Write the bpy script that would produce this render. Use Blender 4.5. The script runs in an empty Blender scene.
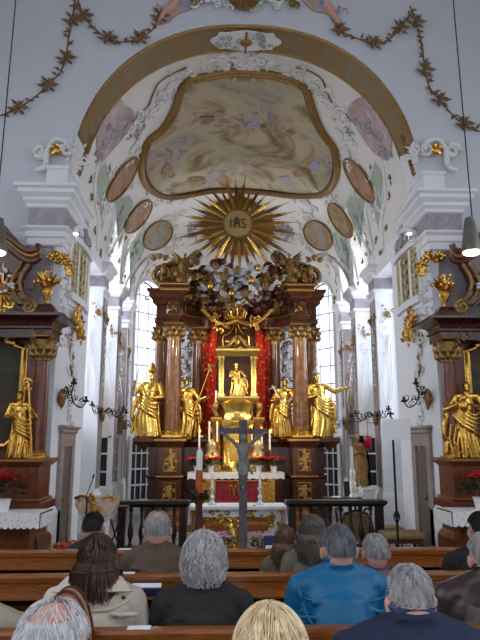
import bpy, bmesh, math, random
from mathutils import Vector, Matrix
R = random.Random(7)
PI = math.pi
scn = bpy.context.scene
COL = scn.collection
V3 = Vector

# ------------------------------------------------------------------ camera
F = 600.0
CAM = V3((-0.45, 0.0, 1.85)); PITCH = math.radians(11.5); YAW = math.radians(1.96)
cd = bpy.data.cameras.new('camera'); cam = bpy.data.objects.new('camera', cd); COL.objects.link(cam)
cam.location = CAM; cam.rotation_euler = (PI/2+PITCH, 0, -YAW)
cd.sensor_fit = 'VERTICAL'; cd.sensor_height = 24.0; cd.lens = F/640*24.0
cd.clip_start = 0.05; cd.clip_end = 200
scn.camera = cam
CM = cam.rotation_euler.to_matrix()
def ray(px, py): return CM @ V3(((px-240)/F, (320-py)/F, -1.0))
def P(px, py, d):                       # the point at depth y=d seen at a pixel
    r = ray(px, py); return CAM + r*((d-CAM.y)/r.y)
def PX(px, py, x):                      # the point on the wall plane x
    r = ray(px, py); return CAM + r*((x-CAM.x)/r.x)
def PZ(px, py, z):
    r = ray(px, py); return CAM + r*((z-CAM.z)/r.z)
VW, VZ, VH, VN, VY, VB = 3.05, 5.9, 3.4, 2.4, 17.0, 2.2   # chancel vault
def vf(p):
    return (abs(p.x)/VW)**VN + (max(0, p.y-VY)/VB)**VN + (max(0, p.z-VZ)/VH)**VN - 1
def vnorm(p):
    e = 1e-3
    g = V3([vf(p+V3(a))-vf(p-V3(a)) for a in ((e,0,0),(0,e,0),(0,0,e))])
    return -g.normalized()
def PV(px, py, off=0.0):                # the point on the vault
    r = ray(px, py); a, b = 10.3/r.y, 25.0/r.y
    n = 160; t0 = a
    for i in range(n+1):
        t = a+(b-a)*i/n
        if vf(CAM+r*t) > 0: break
        t0 = t
    lo, hi = t0, t
    for _ in range(30):
        m = (lo+hi)/2
        if vf(CAM+r*m) > 0: hi = m
        else: lo = m
    p = CAM+r*lo
    return p + vnorm(p)*off

# ------------------------------------------------------------------ materials
def lin(c):
    c = c/255.0
    return c/12.92 if c <= 0.04045 else ((c+0.055)/1.055)**2.4
def RGB(r, g, b): return (lin(r), lin(g), lin(b), 1)
class NT:
    def __init__(s, name):
        s.m = bpy.data.materials.new(name); s.m.use_nodes = True
        s.t = s.m.node_tree; s.n = s.t.nodes; s.b = s.n['Principled BSDF']
        s.co = s.n.new('ShaderNodeTexCoord')
    def mapping(s, scale=(1,1,1), src='Object'):
        mp = s.n.new('ShaderNodeMapping'); mp.inputs['Scale'].default_value = scale
        s.t.links.new(s.co.outputs[src], mp.inputs[0]); return mp.outputs[0]
    def noise(s, scale, detail=4, rough=.55, vec=None, dist=0):
        n = s.n.new('ShaderNodeTexNoise'); n.inputs['Scale'].default_value = scale
        n.inputs['Detail'].default_value = detail; n.inputs['Roughness'].default_value = rough
        n.inputs['Distortion'].default_value = dist
        s.t.links.new(vec or s.mapping(), n.inputs['Vector']); return n.outputs['Fac']
    def ramp(s, fac, stops):
        r = s.n.new('ShaderNodeValToRGB'); e = r.color_ramp.elements
        while len(e) < len(stops): e.new(0.5)
        for i, (p, c) in enumerate(stops): e[i].position = p; e[i].color = c
        s.t.links.new(fac, r.inputs[0]); return r.outputs[0]
    def mix(s, fac, a, b):
        m = s.n.new('ShaderNodeMix'); m.data_type = 'RGBA'
        for k, x in ((0, fac), (6, a), (7, b)):
            if hasattr(x, 'node'): s.t.links.new(x, m.inputs[k])
            else: m.inputs[k].default_value = x
        return m.outputs[2]
    def color(s, c):
        if hasattr(c, 'node'): s.t.links.new(c, s.b.inputs['Base Color'])
        else: s.b.inputs['Base Color'].default_value = c
    def bump(s, fac, strength=.3, dist=.01):
        b = s.n.new('ShaderNodeBump'); b.inputs['Strength'].default_value = strength
        b.inputs['Distance'].default_value = dist
        s.t.links.new(fac, b.inputs['Height']); s.t.links.new(b.outputs[0], s.b.inputs['Normal'])
    def done(s, rough=.6, metal=0, spec=.5):
        s.b.inputs['Roughness'].default_value = rough; s.b.inputs['Metallic'].default_value = metal
        s.b.inputs['Specular IOR Level'].default_value = spec
        return s.m
def simple(name, c, rough=.6, metal=0, var=.12, scale=8, bump=.0, bscale=40, spec=.5):
    t = NT(name); n = t.noise(scale)
    c2 = tuple(x*(1-var*2) for x in c[:3])+(1,); c3 = tuple(min(1, x*(1+var)) for x in c[:3])+(1,)
    t.color(t.ramp(n, [(.25, c2), (.75, c3)]))
    if bump: t.bump(t.noise(bscale, 6), bump)
    return t.done(rough, metal, spec)
def wood(name, a, b, rough=.35, scale=(3, 30, 30), spec=.5):
    t = NT(name); n = t.noise(2.2, 6, .6, t.mapping(scale), 1.2)
    t.color(t.ramp(n, [(.3, a), (.5, tuple((x+y)/2 for x, y in zip(a, b))), (.72, b)]))
    t.bump(n, .08); return t.done(rough, 0, spec)
def marble(name, a, b, c, rough=.3, scale=2.5):
    t = NT(name); n = t.noise(scale, 8, .65, None, 2.0)
    t.color(t.ramp(n, [(.3, a), (.5, b), (.7, c)])); return t.done(rough)
M = {}
M['plaster'] = simple('white plaster', RGB(228,228,230), .8, var=.02, scale=3, bump=.06)
M['wallpaint'] = simple('pale blue-white wall paint', RGB(202,203,208), .85, var=.02, scale=2, bump=.05)
M['vaultpaint'] = simple('cream vault plaster', RGB(226,222,214), .85, var=.03, scale=2, bump=.06)
M['stucco'] = simple('white stucco', RGB(226,224,220), .7, var=.05, scale=20, bump=.3)
M['stuccogrey'] = simple('lilac grey stucco', RGB(176,168,176), .7, var=.12, scale=12, bump=.3)
M['lilac'] = marble('lilac grey marbling', RGB(138,129,138), RGB(158,149,157), RGB(178,171,177), .5)
M['greymarble'] = marble('brown grey marble', RGB(112,102,104), RGB(138,126,126), RGB(160,150,148), .4)
M['doormarble'] = marble('grey brown door marble', RGB(120,108,106), RGB(150,138,134), RGB(172,162,156), .4, 4)
M['doorwood'] = wood('dark grey door wood', RGB(84,74,66), RGB(120,108,98), .5, (20,20,3))
M['green'] = simple('pale green painted panel', RGB(168,180,160), .8, var=.06, scale=4)
M['gold'] = simple('burnished gold leaf', RGB(224,174,84), .26, .92, var=.18, scale=18, bump=.25, bscale=60)
M['goldbright'] = simple('polished bright gold', RGB(244,200,104), .2, .95, var=.16, scale=20, bump=.25, bscale=70)
M['golddull'] = simple('aged dull gold', RGB(152,116,60), .42, .5, var=.2, scale=18, bump=.3, bscale=60)
M['goldbrown'] = simple('brown gilded leaf', RGB(126,94,56), .5, .3, var=.25, scale=14, bump=.2)
M['goldband'] = None
M['silver'] = simple('silvered clouds', RGB(214,214,220), .32, .55, var=.15, scale=14, bump=.25, bscale=40)
M['mahogany'] = wood('reddish brown altar wood', RGB(58,24,14), RGB(112,52,28), .32, (14,14,2.5))
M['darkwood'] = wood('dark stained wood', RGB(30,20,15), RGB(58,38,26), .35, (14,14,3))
M['altarwood'] = wood('brown altar marbled wood', RGB(54,26,12), RGB(112,62,30), .22, (12,12,3))
M['pew'] = wood('honey brown pew wood', RGB(100,54,22), RGB(166,100,44), .25, (2.2,26,26))
M['rail'] = wood('black brown rail wood', RGB(16,12,10), RGB(38,28,22), .35, (10,10,10))
M['column'] = marble('brown stucco marble', RGB(100,64,38), RGB(124,84,52), RGB(152,112,78), .1, 3)
M['redwood'] = wood('dark red side altar wood', RGB(62,26,14), RGB(130,66,36), .28, (12,12,3))
M['maroon'] = wood('dark maroon altar wood', RGB(40,16,14), RGB(82,36,28), .25, (12,12,3))
M['goldlit'] = simple('matt yellow gilding', RGB(220,172,92), .4, .5, var=.15, scale=20)
M['iron'] = simple('black wrought iron', RGB(34,32,34), .5, .6, var=.2, scale=20)
M['cloth'] = simple('white linen', RGB(236,234,232), .9, var=.04, scale=14, bump=.1, bscale=90)
M['redcloth'] = simple('crimson brocade', RGB(136,18,34), .7, var=.3, scale=22, bump=.2)
M['wax'] = simple('ivory wax', RGB(244,238,222), .45, var=.03)
M['orangewax'] = simple('orange red wax relief', RGB(196,92,34), .5, var=.25, scale=30)
M['redglass'] = simple('ruby glass', RGB(150,10,34), .15, var=.1)
M['leafgreen'] = simple('dark green leaves', RGB(38,62,30), .5, var=.3, scale=30)
M['redpetal'] = simple('scarlet bracts', RGB(214,22,46), .55, var=.25, scale=24)
M['pinkpetal'] = simple('pink petals', RGB(222,160,184), .6, var=.2, scale=24)
M['orangepetal'] = simple('orange petals', RGB(220,104,44), .6, var=.3, scale=24)
M['whitepot'] = simple('white ceramic', RGB(236,236,234), .3, var=.03)
M['greywood'] = wood('weathered grey wood', RGB(64,58,60), RGB(104,96,98), .7, (14,14,3))
M['greyfigure'] = simple('grey bronze', RGB(124,124,120), .5, .3, var=.2, scale=20)
M['whitepanel'] = simple('matt white panel', RGB(232,232,236), .8, var=.01)
M['paper'] = simple('white paper', RGB(236,238,242), .7, var=.02)
M['bluebook'] = simple('navy cover', RGB(44,54,96), .5, var=.1)
M['beigefabric'] = simple('beige upholstery', RGB(170,142,98), .85, var=.15, scale=50, bump=.2)
M['chairwood'] = wood('chair wood', RGB(60,36,20), RGB(104,66,38), .4, (14,14,3))
M['floorstone'] = None
M['lampbody'] = simple('olive grey lamp shade', RGB(112,108,96), .4, .3, var=.15)
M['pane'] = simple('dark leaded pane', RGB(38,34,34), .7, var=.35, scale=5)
M['skin'] = simple('skin', RGB(206,158,142), .5, var=.06, scale=14, bump=.05)
M['darkpaint'] = None
M['bluecloak'] = simple('dark blue painted cloak', RGB(38,42,62), .5, var=.2, scale=16)
M['painted'] = simple('carved painted wood', RGB(150,112,62), .45, .2, var=.3, scale=18)
M['leather'] = simple('tan leather', RGB(166,124,84), .45, var=.12, scale=8, bump=.1)
def mk_band():                           # gold arch soffit with a trellis of grey-green fields
    t = NT('gold trellis arch soffit'); vo = t.n.new('ShaderNodeTexVoronoi'); vo.inputs['Scale'].default_value = 4.2
    vo.inputs['Randomness'].default_value = 0.25
    t.t.links.new(t.mapping((1,1.6,1)), vo.inputs['Vector'])
    t.color(t.mix(t.ramp(vo.outputs['Distance'], [(.28, (0,0,0,1)), (.42, (1,1,1,1))]), RGB(124,124,104), RGB(138,108,62)))
    return t.done(.55, .15)
M['goldband'] = mk_band()
def mk_floor():
    t = NT('grey stone floor'); b = t.n.new('ShaderNodeTexBrick'); b.offset = 0
    b.inputs['Color1'].default_value = RGB(150,142,134); b.inputs['Color2'].default_value = RGB(120,112,106)
    b.inputs['Mortar'].default_value = RGB(84,78,74); b.inputs['Scale'].default_value = 2.0
    b.inputs['Brick Width'].default_value = .5; b.inputs['Row Height'].default_value = .5; b.inputs['Mortar Size'].default_value = .008
    t.t.links.new(t.mapping(), b.inputs['Vector']); t.color(b.outputs['Color']); return t.done(.35)
M['floorstone'] = mk_floor()
def mk_fresco(name, cols, scale, fig=None):
    t = NT(name); n = t.noise(scale, 7, .6, None, 1.2)
    k = len(cols); base = t.ramp(n, [(.28+.44*i/(k-1), c) for i, c in enumerate(cols)])
    if fig:
        n2 = t.noise(scale*3.2, 5, .6, t.mapping((1.3,1,1)), 1.5)
        n3 = t.noise(scale*1.1, 3, .5, t.mapping((.7,1.3,1)))
        kk = len(fig); fc = t.ramp(n2, [(.3+.4*i/(kk-1), c) for i, c in enumerate(fig)])
        base = t.mix(t.ramp(n3, [(.5, (0,0,0,1)), (.6, (.75,.75,.75,1))]), base, fc)
    t.color(base); return t.done(.75)
M['fresco'] = mk_fresco('ceiling fresco', [RGB(92,74,46), RGB(130,112,74), RGB(186,170,138), RGB(164,156,138), RGB(122,98,64)], .55,
                        [RGB(92,82,84), RGB(140,120,104), RGB(188,168,140), RGB(128,122,136), RGB(150,84,66), RGB(104,92,70)])
M['ovalfresco'] = mk_fresco('oval fresco', [RGB(84,58,36), RGB(140,108,60), RGB(170,150,112), RGB(108,108,120)], 2.4, [RGB(96,70,60), RGB(150,110,80), RGB(110,112,126)])
M['frescored'] = mk_fresco('red ochre painted figures', [RGB(120,70,56), RGB(150,112,84), RGB(176,140,110), RGB(118,98,88)], 2.2)
M['glorycream'] = simple('pale gold glory disc', RGB(190,164,104), .5, .2, var=.08)
M['silvergold'] = simple('tarnished silver gilt', RGB(178,158,112), .3, .7, var=.2, scale=18, bump=.25)
M['grille'] = simple('cream and gilt grille', RGB(206,188,146), .45, .3, var=.15, scale=20)
M['ovalgrey'] = mk_fresco('grey gold oval fresco', [RGB(84,76,60), RGB(150,124,70), RGB(150,148,150), RGB(104,106,120)], 2.0)
M['pinkfresco'] = mk_fresco('pink painted figures', [RGB(206,200,192), RGB(190,172,170), RGB(172,146,146), RGB(196,182,178)], 1.8)
M['altarpiece'] = mk_fresco('dark altar painting', [RGB(22,24,20), RGB(44,46,36), RGB(66,58,44), RGB(30,36,34)], 2.2, [RGB(30,30,26), RGB(84,66,48), RGB(50,58,56)])
M['figurepaint'] = mk_fresco('painted robed figures', [RGB(96,104,132), RGB(150,156,178), RGB(186,158,140), RGB(150,110,96)], 2.6)
def mk_redstars():
    t = NT('red drapery with gold stars'); vo = t.n.new('ShaderNodeTexVoronoi'); vo.inputs['Scale'].default_value = 9
    t.t.links.new(t.mapping((1.2,.3,1)), vo.inputs['Vector'])
    m = t.ramp(vo.outputs['Distance'], [(.22, (1,1,1,1)), (.27, (0,0,0,1))])
    n = t.ramp(t.noise(10, 3), [(.3, RGB(176,20,10)), (.7, RGB(226,56,24))])
    t.color(t.mix(m, n, RGB(236,190,110))); return t.done(.6)
M['redstars'] = mk_redstars()
def mk_emit(name, c, s):
    t = NT(name); t.b.inputs['Base Color'].default_value = c
    t.b.inputs['Emission Color'].default_value = c; t.b.inputs['Emission Strength'].default_value = s
    return t.m
M['bulb'] = mk_emit('warm lit bulb', RGB(255,226,170), 14)
M['flame'] = mk_emit('candle flame', RGB(255,196,96), 10)
def mk_glass():
    t = NT('window glass'); g = t.n.new('ShaderNodeBsdfGlossy'); g.inputs['Roughness'].default_value = .05
    tr = t.n.new('ShaderNodeBsdfTransparent'); tr.inputs[0].default_value = (.94,.96,1,1)
    mx = t.n.new('ShaderNodeMixShader'); mx.inputs[0].default_value = .06
    t.t.links.new(tr.outputs[0], mx.inputs[1]); t.t.links.new(g.outputs[0], mx.inputs[2])
    t.t.links.new(mx.outputs[0], t.n['Material Output'].inputs[0]); return t.m
M['glass'] = mk_glass()
M['bluecollar'] = simple('blue nylon collar', RGB(10,96,140), .5, var=.06)
def mk_lace():
    t = NT('white lace'); vo = t.n.new('ShaderNodeTexVoronoi'); vo.inputs['Scale'].default_value = 26
    t.t.links.new(t.mapping(), vo.inputs['Vector']); t.color(t.ramp(vo.outputs['Distance'], [(.15, RGB(196,190,186)), (.4, RGB(236,233,230))])); return t.done(.9)
M['lace'] = mk_lace()
M['lecternmarble'] = marble('ochre pink lectern marbling', RGB(150,120,92), RGB(196,170,146), RGB(214,198,184), .4, 6)

# ------------------------------------------------------------------ mesh helpers
class MB:
    def __init__(s): s.v = []; s.f = []
    def add(s, vs, fs):
        k = len(s.v); s.v += [tuple(v) for v in vs]; s.f += [tuple(i+k for i in f) for f in fs]; return s
    def box(s, x0, x1, y0, y1, z0, z1):
        x0, x1 = min(x0,x1), max(x0,x1)
        return s.add([(x0,y0,z0),(x1,y0,z0),(x1,y1,z0),(x0,y1,z0),(x0,y0,z1),(x1,y0,z1),(x1,y1,z1),(x0,y1,z1)],
              [(3,2,1,0),(4,5,6,7),(0,1,5,4),(1,2,6,5),(2,3,7,6),(3,0,4,7)])
    def obox(s, c, size, rot=None):
        a, b, h = (q/2 for q in size); m = rot or Matrix.Identity(3)
        vs = [V3(c)+m@V3(q) for q in ((-a,-b,-h),(a,-b,-h),(a,b,-h),(-a,b,-h),(-a,-b,h),(a,-b,h),(a,b,h),(-a,b,h))]
        return s.add(vs, [(3,2,1,0),(4,5,6,7),(0,1,5,4),(1,2,6,5),(2,3,7,6),(3,0,4,7)])
    def mould(s, x0, x1, y0, y1, prof):          # a rectangular stack: prof = [(out, z), ...]
        x0, x1 = min(x0,x1), max(x0,x1); vs = []; fs = []
        for o, z in prof: vs += [(x0-o,y0-o,z),(x1+o,y0-o,z),(x1+o,y1+o,z),(x0-o,y1+o,z)]
        n = len(prof)
        for i in range(n-1):
            for j in range(4): fs.append((i*4+j, i*4+(j+1)%4, i*4+4+(j+1)%4, i*4+4+j))
        fs.append((3,2,1,0)); k = (n-1)*4; fs.append((k,k+1,k+2,k+3)); return s.add(vs, fs)
    def lathe(s, c, prof, seg=16, sx=1, sy=1, flute=0, fn=8):
        vs = []; fs = []; n = len(prof)
        for r, z in prof:
            for j in range(seg):
                a = 2*PI*j/seg; rr = r*(1+flute*math.cos(fn*a))
                vs.append((c[0]+rr*math.cos(a)*sx, c[1]+rr*math.sin(a)*sy, c[2]+z))
        for i in range(n-1):
            for j in range(seg): fs.append((i*seg+j, i*seg+(j+1)%seg, (i+1)*seg+(j+1)%seg, (i+1)*seg+j))
        fs.append(tuple(range(seg-1,-1,-1))); fs.append(tuple((n-1)*seg+j for j in range(seg))); return s.add(vs, fs)
    def tube(s, pts, r, seg=6, closed=False, flat=1.0, nrm=None):
        pts = [V3(p) for p in pts]; n = len(pts); vs = []; fs = []
        rr = r if isinstance(r, (list, tuple)) else [r]*n
        for i, p in enumerate(pts):
            a = pts[(i-1)%n] if (closed or i) else pts[0]; b = pts[(i+1)%n] if (closed or i < n-1) else pts[-1]
            t = b-a; t = t.normalized() if t.length > 1e-9 else V3((0,0,1))
            up = V3(nrm) if nrm is not None else (V3((0,0,1)) if abs(t.z) < .9 else V3((0,1,0)))
            u = t.cross(up); u = u.normalized() if u.length > 1e-6 else t.orthogonal().normalized(); w = u.cross(t)
            for j in range(seg):
                g = 2*PI*j/seg; vs.append(p+u*(math.cos(g)*rr[i])+w*(math.sin(g)*rr[i]*flat))
        for i in range(n if closed else n-1):
            k = (i+1)%n
            for j in range(seg): fs.append((i*seg+j, i*seg+(j+1)%seg, k*seg+(j+1)%seg, k*seg+j))
        if not closed: fs.append(tuple(range(seg-1,-1,-1))); fs.append(tuple((n-1)*seg+j for j in range(seg)))
        return s.add(vs, fs)
    def ell(s, c, r, rot=None, seg=10, ring=6):
        m = rot or Matrix.Identity(3); c = V3(c); vs = [c+m@V3((0,0,-r[2]))]; fs = []
        for i in range(1, ring):
            ph = -PI/2+PI*i/ring
            for j in range(seg):
                a = 2*PI*j/seg; vs.append(c+m@V3((r[0]*math.cos(ph)*math.cos(a), r[1]*math.cos(ph)*math.sin(a), r[2]*math.sin(ph))))
        vs.append(c+m@V3((0,0,r[2]))); L = len(vs)-1
        for j in range(seg):
            k = (j+1)%seg; fs.append((0, 1+k, 1+j)); fs.append((L, L-seg+j, L-seg+k))
            for i in range(ring-2): a = 1+i*seg; fs.append((a+j, a+k, a+seg+k, a+seg+j))
        return s.add(vs, fs)
    def cap(s, a, b, ra, rb=None, seg=10):        # a tapered capsule
        a, b = V3(a), V3(b); rb = ra if rb is None else rb; d = (b-a).normalized()
        pts = [a-d*ra*.95, a-d*ra*.6, a, b, b+d*rb*.6, b+d*rb*.95]; rs = [ra*.3, ra*.8, ra, rb, rb*.8, rb*.3]
        return s.tube(pts, rs, seg)
    def leaf(s, base, d, nrm, L, W, th=.3):
        base, d, nrm = V3(base), V3(d).normalized(), V3(nrm).normalized(); u = d.cross(nrm).normalized()*W/2; h = nrm*W*th
        return s.add([base, base+d*L*.4+u, base+d*L+h*.5, base+d*L*.4-u, base+d*L*.45+h*1.2, base+d*L*.4-h*.2],
              [(0,1,4),(1,2,4),(2,3,4),(3,0,4),(0,5,1),(1,5,2),(2,5,3),(3,5,0)])
    def prism(s, out, o, u, v, depth):            # outline in the (u,v) plane at o, given thickness along u x v
        o, u, v = V3(o), V3(u), V3(v); n = u.cross(v).normalized()*depth; k = len(out)
        vs = [o+u*a+v*b for a, b in out]; vs += [p+n for p in vs]
        fs = [tuple(range(k-1,-1,-1)), tuple(range(k, 2*k))]+[(i,(i+1)%k,k+(i+1)%k,k+i) for i in range(k)]
        return s.add(vs, fs)
    def mesh(s, name, smooth=True, ang=40):
        me = bpy.data.meshes.new(name); me.from_pydata(s.v, [], s.f); me.validate(); 
        bm = bmesh.new(); bm.from_mesh(me); bmesh.ops.recalc_face_normals(bm, faces=bm.faces); bm.to_mesh(me); bm.free()
        if smooth:
            me.polygons.foreach_set('use_smooth', [True]*len(me.polygons)); me.set_sharp_from_angle(angle=math.radians(ang))
        me.update(); return me
    def build(s, name, mat, parent=None, smooth=True, bevel=0, me=None):
        off = V3((0,0,0)); q = parent
        while q: off += q.location; q = q.parent
        if me is None:
            if off.length: s.v = [(x-off.x, y-off.y, z-off.z) for x, y, z in s.v]
            me = s.mesh(name, smooth)
        elif off.length: me.transform(Matrix.Translation(-off))
        o = bpy.data.objects.new(name, me); COL.objects.link(o); o.parent = parent
        me.materials.append(M[mat] if isinstance(mat, str) else mat)
        if bevel:
            b = o.modifiers.new('bevel', 'BEVEL'); b.width = bevel; b.segments = 2; b.limit_method = 'ANGLE'
        return o
def remesh(mb, voxel, smooth=4, name='figure'):
    me = mb.mesh(name, False); o = bpy.data.objects.new('tmp', me); COL.objects.link(o)
    r = o.modifiers.new('r', 'REMESH'); r.mode = 'VOXEL'; r.voxel_size = voxel
    if smooth:
        sm = o.modifiers.new('s', 'SMOOTH'); sm.iterations = smooth; sm.factor = .5
    dg = bpy.context.evaluated_depsgraph_get(); out = bpy.data.meshes.new_from_object(o.evaluated_get(dg))
    bpy.data.objects.remove(o); bpy.data.meshes.remove(me)
    out.name = name; out.polygons.foreach_set('use_smooth', [True]*len(out.polygons)); return out
def tag(o, label, cat, group=None):
    o['label'] = label; o['category'] = cat
    if group: o['group'] = group
    return o
def thing(name, label, cat, loc=(0,0,0), group=None):
    o = bpy.data.objects.new(name, None); COL.objects.link(o); o.location = loc; o.empty_display_size = .1
    return tag(o, label, cat, group)
def struct(o): o['kind'] = 'structure'; return o
def copy_tree(o, parent=None):
    c = o.copy(); COL.objects.link(c); c.parent = parent
    for ch in list(o.children): copy_tree(ch, c)
    return c
def bez(p, n=10):                                  # smooth curve through points (Catmull-Rom)
    p = [V3(q) for q in p]; out = []
    for i in range(len(p)-1):
        a, b, c, d = p[max(0,i-1)], p[i], p[i+1], p[min(len(p)-1,i+2)]
        for k in range(n):
            t = k/n; out.append(.5*((2*b)+(c-a)*t+(2*a-5*b+4*c-d)*t*t+(3*b-a-3*c+d)*t**3))
    return out+[p[-1]]
def spiral(c, u, v, r0, turns, a0=0, n=24, sgn=1):   # volute, starts outside and winds in
    c, u, v = V3(c), V3(u), V3(v)
    return [c+(u*math.cos(a0+sgn*2*PI*turns*i/n)+v*math.sin(a0+sgn*2*PI*turns*i/n))*r0*(1-.85*i/n) for i in range(n+1)]
def scrollwork(mb, c, u, v, size, n, rnd, leaf=.5, tw=.05):   # rocaille: C-scrolls and leaves on a surface
    c, u, v = V3(c), V3(u).normalized(), V3(v).normalized(); w = u.cross(v)
    for i in range(n):
        a = rnd.uniform(0, 2*PI); r = size*rnd.uniform(.05, .8)
        p = c+u*math.cos(a)*r+v*math.sin(a)*r
        if rnd.random() < leaf:
            b = a+rnd.uniform(-.8,.8); mb.leaf(p, u*math.cos(b)+v*math.sin(b), w, size*rnd.uniform(.25,.5), size*rnd.uniform(.1,.2), .5)
        else:
            sp = spiral(p, u, v, size*rnd.uniform(.16,.32), rnd.uniform(.7,1.4), a, 12, rnd.choice((-1,1)))
            mb.tube(sp, [size*tw*(1-.5*k/12) for k in range(13)], 5)
def garland(mb, pts, nrm, rnd, leaf=.12, step=.06, dens=3, stem=.12):
    pts = [V3(p) for p in pts]; nrm = V3(nrm); acc = 0
    mb.tube(pts, leaf*stem, 4)
    for i in range(len(pts)-1):
        L = (pts[i+1]-pts[i]).length; acc += L
        while acc > step:
            acc -= step; t = (pts[i+1]-pts[i]).normalized()
            for _ in range(dens):
                a = rnd.uniform(-2.2, 2.2); s = t.cross(nrm); d = t*math.cos(a)+s*math.sin(a)+nrm*rnd.uniform(.1,.6)
                mb.leaf(pts[i]+nrm*.01, d, nrm, leaf*rnd.uniform(.6,1.2), leaf*rnd.uniform(.35,.55), .3)
# ================================================================== SETTING
YA = 9.5                                   # front face of the chancel arch wall
AW, AZ, AH, AN = 3.0, 6.1, 3.12, 2.2       # chancel arch
def apt(i, n, w=AW, z0=AZ, h=AH, e=AN):    # point i of n along the arch
    a = PI*i/n; c, s = math.cos(a), math.sin(a)
    return (-w*math.copysign(abs(c)**(2/e), c), z0+h*abs(s)**(2/e))
mb = MB(); mb.box(-6.6, 6.6, -3, 19.6, -.12, 0); struct(mb.build('floor', 'floorstone', None, False))
# arch wall with the arch opening
NA = 48; A = [apt(i, NA) for i in range(NA+1)]
mb = MB(); vs = []; fs = []
for x, z in A: vs += [(x, YA, z), (x, YA, 12.0), (x, YA+.8, z)]
for i in range(NA):
    a, b = i*3, i*3+3; fs.append((a, b, b+1, a+1))
mb.add(vs, fs)
for s in (-1, 1):
    mb.box(s*AW, s*6.6, YA, YA+.8, 0, AZ); mb.box(s*AW, s*6.6, YA, YA+.8, AZ, 12.0)
mb.box(-6.6, 6.6, YA+.4, YA+.8, 9.6, 12)
struct(mb.build('wall_front', 'wallpaint', None, True))
for s, nm in ((-1, 'wall_left'), (1, 'wall_right')):     # nave side walls; unseen window openings, rear pair added to light the people
    mb = MB(); x0, x1 = s*6.6, s*6.8
    mb.box(x0, x1, -3, -2.2, 0, 12); mb.box(x0, x1, -.2, 2.2, 0, 12); mb.box(x0, x1, 4.2, 6.0, 0, 12); mb.box(x0, x1, 8.0, 9.5, 0, 12)
    for y0, y1 in ((-2.2, -.2), (2.2, 4.2), (6.0, 8.0)): mb.box(x0, x1, y0, y1, 0, 3.2); mb.box(x0, x1, y0, y1, 7.6, 12)
    struct(mb.build(nm, 'wallpaint', None, False))
mb = MB(); mb.box(-6.8, 6.8, -3.2, -3, 4.6, 12); mb.box(-6.8, -4.2, -3.2, -3, 0, 4.6); mb.box(4.2, 6.8, -3.2, -3, 0, 4.6); struct(mb.build('unseen_wall_back', 'wallpaint', None, False))  # unseen rear wall, added to dim the upper arch wall, open low down
mb = MB(); mb.box(-6.8, 6.8, -3, YA+.8, 12, 12.2); struct(mb.build('ceiling', 'wallpaint', None, False))
# gilded soffit of the arch
def arch_strip(y0, y1, inset, w0=AW, i0=0, i1=NA, th=.02):
    mb = MB(); vs = []; fs = []
    for i in range(i0, i1+1):
        x, z = apt(i, NA, AW-inset, AZ, AH-inset); xo, zo = apt(i, NA, AW-inset-th, AZ, AH-inset-th)
        vs += [(x,y0,z),(xo,y0,zo),(xo,y1,zo),(x,y1,z)]
    n = i1-i0
    for k in range(n):
        for j in range(4): fs.append((k*4+j, k*4+(j+1)%4, k*4+4+(j+1)%4, k*4+4+j))
    fs += [(3,2,1,0), (n*4, n*4+1, n*4+2, n*4+3)]
    return mb.add(vs, fs)
mb = MB(); vs = []; fs = []
for i in range(NA+1):
    x, z = A[i]; vs += [(x,YA,z),(x,YA+.8,z)]
for i in range(NA): fs.append((i*2, i*2+1, i*2+3, i*2+2))
mb.add(vs, fs); struct(mb.build('trim_1', 'plaster', None))
struct(arch_strip(YA+.06, YA+.70, .004, i0=4, i1=NA-4).build('trim_2', 'goldband', None))
for k, y in enumerate((YA+.04, YA+.72)):
    pts = []
    for i in range(4, NA-3):
        x, z = apt(i, NA, AW-.02, AZ, AH-.02); pts.append((x, y, z))
    mb = MB(); mb.tube(pts, .028, 6); struct(mb.build('trim_%d' % (3+k), 'golddull', None))
# chancel vault: barrel running into an apse shell, pierced by lunettes
BAYS = [(14.25, .74, 7.75), (16.1, .58, 7.5)]
WT0, WT1, WZ0, WZS, WZT = .27, .84, 2.5, 5.9, 6.75        # apse windows: azimuth range, sill, springing, crown
NWIN = 20
def wtop(t): 
    q = (t-(WT0+WT1)/2)/((WT1-WT0)/2); return WZS+(WZT-WZS)*math.sqrt(max(0, 1-q*q))
def aps(t, z=0, k=1.0): return V3((-VW*k*math.cos(t), VY+VB*k*math.sin(t), z))
def se(c, e): return math.copysign(abs(c)**(2/e), c)
NU = 96; ys = [10.3+.05*i for i in range(134)]+[17.0]
mb = MB(); vs = []; fs = []
for y in ys:
    for i in range(NU+1):
        a = PI*i/NU; vs.append(V3((-VW*se(math.cos(a), VN), y, VZ+VH*se(math.sin(a), VN))))
w = NU+1
for j in range(len(ys)-1):
    for i in range(NU):
        q = [vs[j*w+i], vs[j*w+i+1], vs[(j+1)*w+i+1], vs[(j+1)*w+i]]; c = sum(q, V3())/4
        cut = False
        for yc, a, zt in BAYS:
            k = (c.y-yc)/a
            if abs(k) < 1 and c.z < VZ+(zt-VZ)*math.sqrt(1-k*k)**.8 and abs(c.x) > 1: cut = True
        if not cut: fs.append((j*w+i, j*w+i+1, (j+1)*w+i+1, (j+1)*w+i))
mb.add(vs, fs)
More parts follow.
